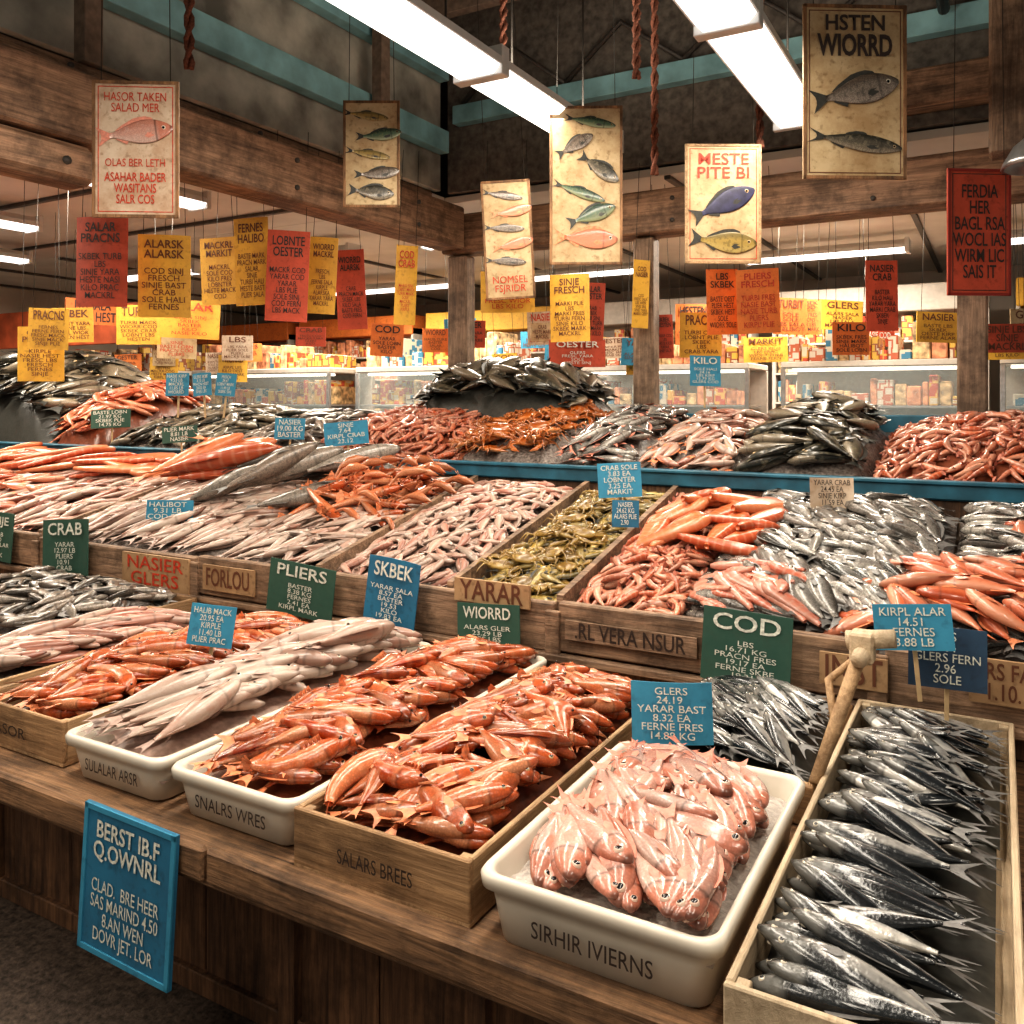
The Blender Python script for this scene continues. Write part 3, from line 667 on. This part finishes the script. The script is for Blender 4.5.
p2('pile_of_yellow_fish',T_fatL,[F_yel,M_find,M_eyeY,M_pup],-1.93,-1.47,190,(.13,.2),60,60,mound=.04)
p2('pile_of_yellow_crabs',T_crab,[F_crabY,M_fino,M_pup,M_pup],-1.93,-1.47,30,(.19,.25),60,90,mound=.065,roll=8,flip=0,ice=False,thick=1.2)
p2('pile_of_shrimps',T_prawnL,[F_shr,M_finp,M_pup,M_pup],-1.43,-1.0,320,(.12,.17),60,60,mound=.08,roll=30)
p2('pile_of_silver_fish',T_fatL,[F_silv,M_fin,M_eyeS,M_pup],-1.0,-.15,200,(.24,.32),140,25,mound=.08)
p2('pile_of_silver_fish',T_fatL,[F_silv,M_fin,M_eyeS,M_pup],-.15,1.1,220,(.24,.32),140,25,mound=.08)
p2('pile_of_salmon_fillets',T_fil,[F_salm]*4,-1.38,-.78,18,(.28,.4),40,30,y0=3.35,y1=3.95,ice=False,mound=.13,thick=1.7)
p2('pile_of_pink_fillets',T_fil,[F_fil]*4,-1.0,-.5,26,(.2,.28),150,25,y1=3.35,ice=False,mound=.11,thick=1.5)
p2('pile_of_red_fish',T_mulL,[F_red,M_fino,M_eyeS,M_pup],-.52,1.1,110,(.22,.32),150,30,y1=3.55,ice=False,mound=.12)
p2('pile_of_red_fish',T_mulL,[F_red,M_fino,M_eyeS,M_pup],-.1,1.1,50,(.2,.3),150,30,y0=3.6,y1=4.1,ice=False,mound=.11)
# tier 3
b3=lambda X,Y:1.20+(Y-4.33)*.2
def p3(name,t,m,x0,x1,n,L,yaw,jit=30,y0=4.36,y1=5.55,**k):
    k.setdefault('mound',.10)
    pile(name,t,m,(x0,x1,y0,y1),b3,n,L,yaw,jit,**k)
p3('pile_of_green_cod',T_fat,[F_dark,M_find,M_eyeY,M_pup],-9.3,-6.9,130,(.5,.8),70,30,mound=.52,icemat=M_find)
p3('pile_of_red_fish',T_mulL,[F_red,M_fino,M_eyeS,M_pup],-7.0,-6.3,110,(.26,.36),60,40,mound=.36,icemat=M_wet)
p3('pile_of_dark_fish',T_fatL,[F_dark,M_find,M_eyeY,M_pup],-6.3,-5.0,140,(.25,.36),60,40,mound=.13)
p3('pile_of_grey_fish',T_fatL,[F_grey,M_fin,M_eyeS,M_pup],-5.0,-4.2,100,(.2,.3),60,40,mound=.12)
p3('pile_of_shrimps',T_prawnL,[F_shr,M_finp,M_pup,M_pup],-4.2,-2.85,520,(.13,.18),60,60,mound=.20,roll=30,icemat=M_wet)
p3('pile_of_crabs',T_crab,[F_crab,M_fino,M_pup,M_pup],-3.0,-2.25,44,(.26,.34),60,90,mound=.17,roll=8,flip=0,thick=1.2)
p3('pile_of_silver_fish',T_fatL,[F_silv,M_finp,M_eyeS,M_pup],-2.25,-1.75,70,(.24,.32),60,40,mound=.15)
p3('pile_of_red_fish',T_mulL,[F_whp,M_fino,M_eyeS,M_pup],-1.75,-1.2,120,(.18,.26),60,40,mound=.15)
p3('pile_of_dark_fish',T_fatL,[F_dark,M_find,M_eyeY,M_pup],-1.2,-.55,70,(.28,.42),140,40,mound=.17)
p3('pile_of_shrimps',T_prawnL,[F_shr,M_finp,M_pup,M_pup],-.55,1.1,520,(.13,.18),60,60,mound=.17,roll=30,icemat=M_wet)
pile('pile_of_grey_cod',T_fat,[F_dark,M_find,M_eyeS,M_pup],(-3.8,-2.4,5.0,6.0),fl(1.50),100,(.34,.52),140,40,mound=.28,icemat=M_find)
# ------------------------------------------------------------------ signs
WORDS="HESTEN WIORRD SKBEK FERNES ALARSKA LOBNTER BASTER PRACNS HALIBOT NASIER GLERS SALAR PLIERS YARAR KIRPLE SINJE MACKRL COD SOLE TURBIT OESTER CRAB FRESCH MARKIT LBS KILO".split()
TXT=[]
def rtext(lines,num=False):
    out=[]
    for i in range(lines):
        w=random.choice(WORDS)
        if num and i%2: w='%d.%02d %s'%(random.randint(2,24),random.randint(0,99),random.choice(('LB','EA','KG','')))
        elif random.random()<.6 : w=w[:5]+' '+random.choice(WORDS)[:4]
        out.append(w)
    return '\n'.join(out)
S_red=paper('red_card',(.55,.085,.04),(.32,.05,.02)); S_or=paper('orange_card',(.76,.22,.045),(.5,.12,.03)); S_ye=paper('yellow_card',(.74,.43,.055),(.5,.25,.04)); S_cr=paper('cream_poster_paper',(.58,.45,.27),(.32,.19,.08),.75)
S_wh=paper('white_poster_paper',(.64,.52,.40),(.40,.24,.14),.75); S_bl=paper('blue_card',(.022,.17,.30),(.02,.10,.18)); S_lb=paper('light_blue_card',(.045,.28,.44),(.03,.18,.3)); S_gr=paper('green_chalkboard',(.022,.08,.058),(.05,.11,.08)); S_nv=paper('navy_card',(.025,.07,.13),(.02,.04,.08)); S_tan=paper('tan_board',(.44,.28,.15),(.22,.12,.06))
I_w=plain('white_ink',(.62,.63,.56),.6,noise=.4,scale=60); I_k=plain('black_ink',(.04,.025,.02),.6); I_r=plain('red_ink',(.50,.05,.02),.6,noise=.4,scale=60); I_d=plain('dark_brown_ink',(.14,.05,.025),.6)
def text(parent,body,w,h,mat,loc,fillx=.84,filly=.84,off=.0):
    cu=D.curves.new('lettering','FONT'); cu.body=body; cu.size=.1; cu.align_x='CENTER'; cu.align_y='CENTER'; cu.space_line=.86; cu.resolution_u=3; cu.offset=off
    cu.materials.append(mat)
    o=D.objects.new('lettering',cu); C.scene.collection.objects.link(o); o.parent=parent; o.location=loc; o.rotation_euler=(rad(90),0,0)
    TXT.append((o,w*fillx,h*filly)); return o
def sign(name,loc,w,h,mat,body=None,ink=None,yaw=29.6,lean=0,roll=0,border=None,t=.008,strings=0,lines=3,num=False,inner=None):
    mb=MB(); mats=[mat]
    n=8; cur=random.uniform(-.02,.02) if t<.0075 else 0
    def cy(u): return cur*(1-u*u)
    vs=[];fs=[]
    for s_ in (-1,1):
        for i in range(n+1):
            u=-1+2*i/n
            for z in (-h/2,h/2): vs.append((w/2*u,s_*t/2+cy(u),z))
    o=2*(n+1)
    for i in range(n):
        a=2*i; fs+=[(a,a+2,a+3,a+1),(o+a,o+a+1,o+a+3,o+a+2),(a,o+a,o+a+2,a+2),(a+1,a+3,o+a+3,o+a+1)]
    fs+=[(0,1,o+1,o),(2*n,o+2*n,o+2*n+1,2*n+1)]
    mb.add(vs,fs,0)
    def frame(bw,ins,mi,d):
        W,Hh=w/2-ins,h/2-ins
        for (a,b,c,dd) in ((-W,W,Hh-bw,Hh),(-W,W,-Hh,-Hh+bw),(-W,-W+bw,-Hh,Hh),(W-bw,W,-Hh,Hh)): mb.box(a,b,-t/2-d,-t/2+.002,c,dd,mi,.0008)
    if border is not None: mats.append(border); frame(.014,0,len(mats)-1,.004)
    if inner is not None: mats.append(inner); frame(.004,.024,len(mats)-1,.0015)
    mats.append(M_wire); wi=len(mats)-1
    e=empty(name,loc,(rad(lean),rad(roll),rad(yaw)))
    if strings:
        for sx in (-1,1): mb.tube([(sx*w*.4,0,h/2-.01),(sx*w*.36,0,h/2+strings)],.002,5,wi)
    mb.obj('board',mats,parent=e)
    yy=-t/2-.003+min(0,cur)
    if body is None and h>=.2 and lines>=3:
        nt_=1 if h/w<1.2 else 2
        text(e,'\n'.join(random.choice(WORDS)[:6] for _ in range(nt_)),w,h*.28,ink or I_w,(0,yy,h*.32),.76,.8,off=.0014)
        text(e,rtext(lines+1,num),w,h*.60,ink or I_w,(0,yy,-h*.16),.84,.84,off=.0003)
    else:
        if body is None: body=rtext(lines,num)
        if body: text(e,body,w,h,ink or I_w,(0,yy,0),off=.0006 if num else .001)
    return e
def poster_fish(e,t,x,z,l,mats,ang=0):
    me=D.meshes.new('painted_fish'); V=t.v*np.array([l,l,l*.12])
    me.from_pydata([tuple(p) for p in V],[],[tuple(q) for q in t.f])
    for q in mats: me.materials.append(q)
    me.polygons.foreach_set('material_index',t.m.astype(np.int32)); me.polygons.foreach_set('use_smooth',[True]*len(t.f))
    at=me.attributes.new('fc','FLOAT_COLOR','POINT'); A=np.ones((len(V),4))*.6; A[:,:2]=t.a; at.data.foreach_set('color',A.ravel().astype(np.float32))
    o=D.objects.new('painted_fish',me); C.scene.collection.objects.link(o); o.parent=e; o.location=(x,-.009,z)
    o.rotation_euler=(rad(90),rad(ang),0); return o
GR=[F_grey,M_find,M_eyeS,M_pup]; DK=[F_dark,M_find,M_eyeY,M_pup]; PK=[F_pink,M_finp,M_eyeS,M_pup]; RD=[F_red,M_fino,M_eyeS,M_pup]; YL=[F_yel,M_find,M_eyeY,M_pup]
GN=[fishmat('green_painted_fish',(.30,.32,.18),(.10,.16,.10),(.03,.06,.045),spots=.4,spotcol=(.3,.3,.15),sscale=70),M_find,M_eyeY,M_pup]
B_w=wood('poster_frame_wood',(.14,.07,.03),(.42,.22,.10),'Z')
e=sign('fish_poster',(-3.24,2.42,2.73),.365,.59,S_wh,'',None,yaw=33,border=B_w,strings=1.5,inner=I_r)
text(e,'HASOR TAKEN\nSALAD MER',.31,.10,I_r,(0,-.008,.20)); text(e,'ASAHAR BADER\nWASITANS\nSALR COS',.31,.16,I_r,(0,-.008,-.17),off=.001); poster_fish(e,T_fat[0],0,.07,.32,PK,-8)
text(e,'OLAS BER LETH',.30,.04,I_r,(0,-.008,-.06))
e=sign('fish_poster',(-3.0,3.72,3.0),.31,.585,S_cr,'',None,yaw=30,border=B_w,strings=1.2)
for i,(a,mm) in enumerate(((8,YL),(-6,GN),(10,YL),(-5,GR),(6,DK))): poster_fish(e,(T_mul if i%2 else T_slim)[0] if i!=4 else T_fat[0],(-.03,.04,-.02,.03,0)[i],.21-.105*i,.25,mm,a)
e=sign('fish_poster',(-2.59,4.51,2.62),.30,.72,S_cr,'',None,yaw=27,roll=-3,border=B_w,strings=1.2)
for i,a in enumerate((12,-8,5,-10,6)): poster_fish(e,(T_slim,T_mul)[i%2][0],(-.02,.03)[i%2],.27-.1*i,.25,RD if i%2 else GR,a)
text(e,'NOMSEL\nFSJRIDR',.25,.13,I_r,(0,-.008,-.27))
e=sign('fish_poster',(-1.93,4.20,2.80),.39,.85,S_cr,'',None,yaw=28,border=B_w,strings=1.2)
for i,(a,mm) in enumerate(((10,GN),(-30,GR),(35,DK),(20,GN),(-20,GN),(3,RD))): poster_fish(e,(T_slim if i%3==0 else T_fat)[0],(.02,-.06,.07,-.04,.03,0)[i],.34-.125*i,(.28,.22,.25,.30,.27,.34)[i],mm,a)
e=sign('fish_poster',(-1.29,4.56,2.70),.41,.64,S_cr,'',None,yaw=31,border=W_crate,strings=1.2,inner=I_r)
text(e,'MESTE\nPITE BI',.33,.16,I_r,(0,-.008,.20),off=.001); poster_fish(e,T_fat[0],0,.0,.37,[plain('navy_fish_paint',(.03,.03,.07),.5,noise=.5),M_find,M_eyeY,M_pup],-25); poster_fish(e,T_fat[1],0,-.2,.36,YL,5)
e=sign('fish_poster',(-.53,3.84,2.94),.44,.73,S_cr,'',None,yaw=32,border=B_w,strings=1.2,inner=I_d)
text(e,'HSTEN',.30,.08,I_k,(0,-.008,.285),off=.002); text(e,'WIORRD',.38,.12,I_k,(0,-.008,.19),off=.003); poster_fish(e,T_fat[0],0,.0,.38,GR,-14); poster_fish(e,T_slim[0],0,-.21,.40,DK,8)
e=sign('red_price_sign',(-.09,4.78,2.47),.32,.62,S_red,'FERDIA\nHER\nBAGL RSA\nWOCL IAS\nWIRM LIC\nSAIS IT',I_k,yaw=33,border=plain('red_dark',(.25,.02,.01)),strings=1.2,inner=I_k)
HS=[(-4.36,3.04,2.42,.30,.50,S_red,I_k,5),(-4.23,3.35,2.37,.29,.48,S_ye,I_d,5),(-4.74,4.21,2.55,.28,.47,S_ye,I_d,5),(-4.09,3.89,2.52,.23,.55,S_ye,I_d,6),(-3.75,3.85,2.40,.25,.55,S_red,I_k,6),(-3.84,4.26,2.46,.18,.50,S_ye,I_d,6),(-3.37,4.53,2.40,.14,.52,S_ye,I_r,6),(-2.44,5.06,2.25,.26,.44,S_ye,I_d,6),(-2.69,5.95,2.32,.20,.44,S_red,I_k,5),(-1.47,6.07,2.34,.29,.45,S_or,I_r,4),(-1.77,6.24,2.37,.24,.48,S_or,I_k,4),(-.67,6.06,2.33,.22,.46,S_red,I_k,5),(-2.15,5.58,2.38,.12,.47,S_ye,I_d,5),(-1.2,7.95,2.39,.39,.26,S_ye,I_d,3),(-1.97,6.36,2.14,.32,.34,S_ye,I_d,4),(-1.78,7.62,2.09,.40,.22,S_ye,I_d,3),(-.41,7.24,2.20,.34,.23,S_ye,I_d,3),(.04,8.07,2.10,.32,.24,S_ye,I_d,3),(-2.69,4.68,2.33,.34,.26,S_ye,I_r,3),(-5.67,4.26,2.22,.33,.30,S_ye,I_d,4),(-5.33,4.45,2.26,.45,.29,S_ye,I_r,4),(-5.59,3.50,2.13,.27,.28,S_ye,I_d,4),(-5.82,3.59,1.97,.30,.38,S_ye,I_d,5),(-2.21,6.22,2.13,.14,.33,S_red,I_k,4),(-1.37,7.28,2.33,.24,.29,S_or,I_k,3),(-4.60,5.44,2.55,.24,.65,S_red,I_k,5),(-3.08,6.53,2.04,.49,.23,S_red,I_w,3),
(-4.9,6.3,2.2,.3,.3,S_or,I_k,3),(-4.2,6.6,2.25,.3,.25,S_red,I_k,3),(-3.6,6.9,2.3,.28,.3,S_wh,I_r,3),(-6.4,5.2,2.15,.34,.26,S_cr,I_r,3),(-.95,6.7,2.1,.3,.24,S_or,I_k,3),(-7,4.6,2.3,.35,.3,S_ye,I_d,3),(-7.6,5.2,2.5,.5,.25,S_or,I_k,2),(-1.1,9.5,2.35,.4,.3,S_red,I_w,2),(-2.3,7.2,2.3,.3,.35,S_or,I_k,3)]
for k in range(22):
    x=random.uniform(-9,.6); y=random.uniform(6.5,6.95) if x<-4.2 else random.uniform(6.6,8.1); HS.append((x,y,random.uniform(1.95,2.35),random.uniform(.2,.38),random.uniform(.16,.3),random.choice((S_ye,S_or,S_red,S_cr,S_wh,S_lb)),I_d,3))
for q in HS: sign('hanging_price_sign',q[:3],q[3],q[4],q[5],None,q[6],yaw=29.6+random.uniform(-14,14),roll=random.uniform(-3,3),t=.006,strings=max(.15,3.28-q[2]-q[4]/2),lines=q[7])
CS=[(-4.41,2.855,.85,.40,.30,S_gr,I_w,0,4),(-5.05,2.855,.86,.3,.28,S_gr,I_w,0,4),(-2.67,2.82,.815,.38,.23,S_gr,I_w,0,4),(-2.17,2.82,.86,.26,.27,S_bl,I_w,0,5),(-2.15,2.835,.69,.16,.09,S_wh,I_k,0,1),(-1.70,2.81,.77,.27,.20,S_gr,I_w,3,4),(-.72,2.81,.84,.29,.24,S_gr,I_w,0,5),(-.21,2.62,1.02,.20,.125,S_lb,I_w,8,4),(-.13,2.72,.92,.20,.17,S_nv,I_w,5,5),(-2.37,2.07,.87,.16,.14,S_lb,I_w,25,5),(-.75,2.17,.83,.21,.155,S_lb,I_w,18,6),(-1.53,3.7,1.28,.20,.16,S_lb,I_w,20,5),(-1.46,3.6,1.14,.12,.12,S_bl,I_w,20,4),(-3.59,4.2,1.44,.28,.15,S_lb,I_w,29,4),(-.63,3.9,1.25,.18,.13,S_wh,I_k,20,4),(-4.0,3.2,1.02,.28,.15,S_lb,I_w,20,4),(-4.09,4.22,1.46,.2,.14,S_lb,I_w,29,3),(-4.66,3.79,1.75,.15,.15,S_lb,I_w,29,5),(-4.52,3.87,1.75,.12,.15,S_lb,I_w,29,5),(-4.39,3.95,1.75,.13,.15,S_lb,I_w,29,5),(-1.67,5.49,1.84,.2,.2,S_lb,I_w,29,4),(-4.37,6.72,2.28,.3,.26,S_lb,I_w,29,3),(-6.2,4.4,1.5,.32,.15,S_gr,I_w,29,4),(-5.2,4.25,1.4,.26,.12,S_gr,I_w,29,3)]
M_stick=plain('sign_stick',(.5,.36,.2),.6,noise=.2)
for i,q in enumerate(CS):
    st=q[1]<2.78 or q[1]>2.9
    e=sign('price_sign',q[:3],q[3],q[4],q[5],None,q[6],yaw=q[7],lean=-8 if st else -4,roll=random.uniform(-6,6),t=.005,lines=q[8],num=True)
    if st:
        mb=MB(); mb.box(-.006,.006,.024,.032,-q[4]/2-.14,q[4]/2-.03,0,.001); mb.obj('stick',[M_stick],parent=e)
for (x,z,w,h,mat,ink,b) in ((-3.69,.785,.5,.17,S_tan,I_r,'NASIER\nGLERS'),(-3.17,.80,.34,.12,S_tan,I_d,'FORLOU'),(-1.72,.90,.34,.09,S_tan,I_d,'YARAR'),(.02,.83,.2,.13,S_tan,I_d,'BRS FAP\n1.10.1'),(-1.15,.80,.5,.07,W_ledge,I_k,'.RL VERA NSUR'),(-.40,.80,.2,.1,S_tan,I_d,'INST')):
    sign('ledge_name_board',(x,2.868,z),w,h,mat,b,ink,yaw=0,t=.012)
for (x,y,z,w,b,ink) in ((-2.075,1.478,.65,.22,'SULALAR ARSR',I_k),(-1.625,1.478,.65,.24,'SNALRS WRES',I_k),(-1.15,1.438,.66,.20,'SALARS BREES',I_k),(-.645,1.425,.655,.24,'SIRHIR IVIERNS',I_k),(-2.6,1.498,.66,.2,'CASOR',I_k)):
    e=empty('tray_lettering',(x,y-.006,z)); text(e,b,w,.032,ink,(0,0,0),1,1,off=.0003)
e=sign('large_blue_price_sign',(-1.86,1.365,.445),.34,.36,S_bl,'',None,yaw=0,lean=-3,roll=1,t=.01,border=S_lb)
text(e,'BERST IB.F\nQ.OWNRL',.30,.12,I_w,(0,-.009,.10),off=.002); text(e,'CLAD.  BRE HEER\nSAS MARIND 4.50\n8.AN WEN\nDOVR JET. LOR',.30,.19,I_w,(0,-.009,-.07),off=.0005)
mb=MB()
mb.tube([(-.40,2.22,.70),(-.36,2.34,.84),(-.32,2.47,.99)],[.015,.019,.019],8,0)
mb.tube([(-.36,2.47,1.0),(-.24,2.47,1.02)],[.026,.024],10,1)
mb.tube([(-.32,2.40,.97),(-.32,2.56,.99)],[.022,.024],10,1); mb.box(-.35,-.29,2.43,2.50,.95,1.03,1,.006)
mb.tube([(-.36,2.3,.80),(-.40,2.42,.9),(-.33,2.47,.96)],.011,6,0)
mb.obj('wooden_sign_stake',[W_crate,W_cream])
C.view_layer.update()
for o,w,h in TXT:
    d=o.dimensions
    if d.x>0 and d.y>0:
        sx=w/d.x; sy=h/d.y; s=min(sx,sy); o.scale=(min(sx,s*1.5),min(sy,s*1.6),1)
for (x,y,z0,z1) in ((-3.3,2.75,3.2,4.58),(-2.5,4.3,3.5,4.58),(-1.8,4.9,3.0,4.58),(-1.72,4.4,3.4,4.58),(-1.2,5,3.1,4.58)):
    mb=MB(); 
    for ph in (0,math.pi):
        mb.tube([(.014*math.cos(ph+i*1.1),.014*math.sin(ph+i*1.1),(z0-z1)/2+(z1-z0)*i/40) for i in range(41)],.014,6,0)
    mb.obj('hanging_rope',[M_rope],(x,y,(z0+z1)/2))
mb=MB(); P=[(.02,.16),(.06,.15),(.12,.10),(.16,.03),(.17,0),(.155,0),(.11,.085)]
vs=[];n=20
for r,z in P: vs+=[(r*math.cos(2*math.pi*k/n),r*math.sin(2*math.pi*k/n),z) for k in range(n)]
mb.add(vs,[(i*n+k,i*n+(k+1)%n,(i+1)*n+(k+1)%n,(i+1)*n+k) for i in range(len(P)-1) for k in range(n)],0,True)
mb.tube([(0,0,.15),(0,0,1.8)],.008,6,0)
mb.obj('metal_pendant_lamp',[M_metal],(.17,4.75,2.75))
# ------------------------------------------------------------------ rear market
M_glass,nt,b=newmat('case_glass'); b.inputs['Roughness'].default_value=.05; b.inputs['Alpha'].default_value=.12; b.inputs['Base Color'].default_value=(.7,.8,.8,1)
M_case=plain('case_enamel',(.55,.50,.44),.4,noise=.1); M_caselt=plain('case_light',(1,1,1),.4,emit=3,ecol=(1,.9,.75))
M_caselt.cycles.emission_sampling='NONE'
M_pk=plain('chilled_goods',(.7,.25,.13),.5,noise=.7,scale=14,bump=.6); M_gd=plain('boxed_goods',(.55,.38,.2),.6,noise=.8,scale=16,bump=.3)
def pack(name,c1,c2):
    m,nt,b=newmat(name); tc=N(nt,'ShaderNodeTexCoord'); v=N(nt,'ShaderNodeTexVoronoi'); v.distance='CHEBYCHEV'; v.inputs['Scale'].default_value=14
    nt.links.new(tc.outputs['Object'],v.inputs['Vector']); r=ramp(nt,[(.25,c1),(.4,c2),(.6,(.62,.55,.42)),(.75,c1)],v.outputs['Distance'],'CONSTANT'); nt.links.new(r.outputs[0],b.inputs['Base Color']); b.inputs['Roughness'].default_value=.45; return m
PK1=pack('printed_packet_red',(.5,.08,.04),(.7,.4,.1)); PK2=pack('printed_packet_blue',(.05,.2,.32),(.6,.55,.45)); PK3=pack('printed_packet_yellow',(.66,.42,.08),(.3,.1,.05)); PK4=pack('printed_packet_white',(.58,.52,.44),(.45,.12,.06))
GOODS=[M_case,M_metal,M_glass,M_caselt,M_pk,M_gd,PK1,PK2,PK3,PK4,S_red,S_or,S_ye]
def goods(mb,x0,x1,y0,y1,z,hmin,hmax,pal=(4,5,6,7,8,9)):
    x=x0
    while x<x1-.06:
        w=random.uniform(.05,.16); w=min(w,x1-x); mb.box(x,x+w*.93,y0+random.uniform(0,.05),y1,z,z+random.uniform(hmin,hmax),random.choice(pal),.01); x+=w
def case(x0,x1,y,z0=0,zt=1.95):
    mb=MB(); d=.8
    mb.box(x0,x1,y,y+d,0,1.25,0,.02); mb.box(x0,x1,y,y+d,zt,zt+.06,0,.01); mb.box(x0,x1,y+d-.05,y+d,1.25,zt,0,.005)
    for x in (x0,x1-.04): mb.box(x,x+.04,y,y+.04,1.25,zt,1,.004)
    mb.box(x0+.05,x1-.05,y+.1,y+d-.1,1.58,1.6,1,.002)
    mb.box(x0+.08,x1-.08,y+.12,y+.2,zt-.03,zt-.005,3,.004)
    mb.box(x0+.04,x1-.04,y+.005,y+.011,1.25,zt,2,.001)
    goods(mb,x0+.1,x1-.1,y+.12,y+d-.12,1.25,.06,.28); goods(mb,x0+.1,x1-.1,y+.15,y+d-.15,1.6,.08,.28); goods(mb,x0+.05,x1-.05,y+.1,y+d-.2,zt+.06,.08,.34)
    mb.obj('glass_display_case',GOODS)
case(-11,-8.8,7.0); case(-8.6,-6.4,7.2); case(-6.2,-4.2,7.4); case(-3.9,-2.1,8.3); case(-1.8,-.2,8.3); case(0,2,8.3)
def rack(x0,x1,y):
    mb=MB(); d=.4
    for x in (x0,x1-.04): mb.box(x,x+.04,y,y+d,0,2.75,0)
    mb.box(x0,x1,y+d-.03,y+d,0,2.75,0)
    for z in (.3,.8,1.25,1.6,1.95,2.3): mb.box(x0+.04,x1-.04,y,y+d-.03,z,z+.025,0); goods(mb,x0+.06,x1-.06,y+.02,y+d-.05,z+.025,.12,.29)
    mb.box(x0,x1,y-.03,y+d,2.65,2.95,random.choice((10,11,12,0)),.01)
    mb.obj('stocked_shelf_rack',GOODS)
for i in range(6): rack(-12.6+2.55*i,-12.6+2.55*i+2.3,10.6)
slab('rust_partition',-11.5,-8.0,6.3,6.37,2.3,2.75,plain('rust_panel',(.50,.10,.035),.6,noise=.4,scale=4))
# ------------------------------------------------------------------ world
w=D.worlds.new('world'); C.scene.world=w; w.use_nodes=True; w.node_tree.nodes['Background'].inputs[0].default_value=(1,.90,.76,1); w.node_tree.nodes['Background'].inputs[1].default_value=.40
C.scene.view_settings.view_transform='Standard'
C.scene.view_settings.exposure=-.42
try: C.scene.view_settings.look='Medium High Contrast'
except Exception as ex: print(ex)
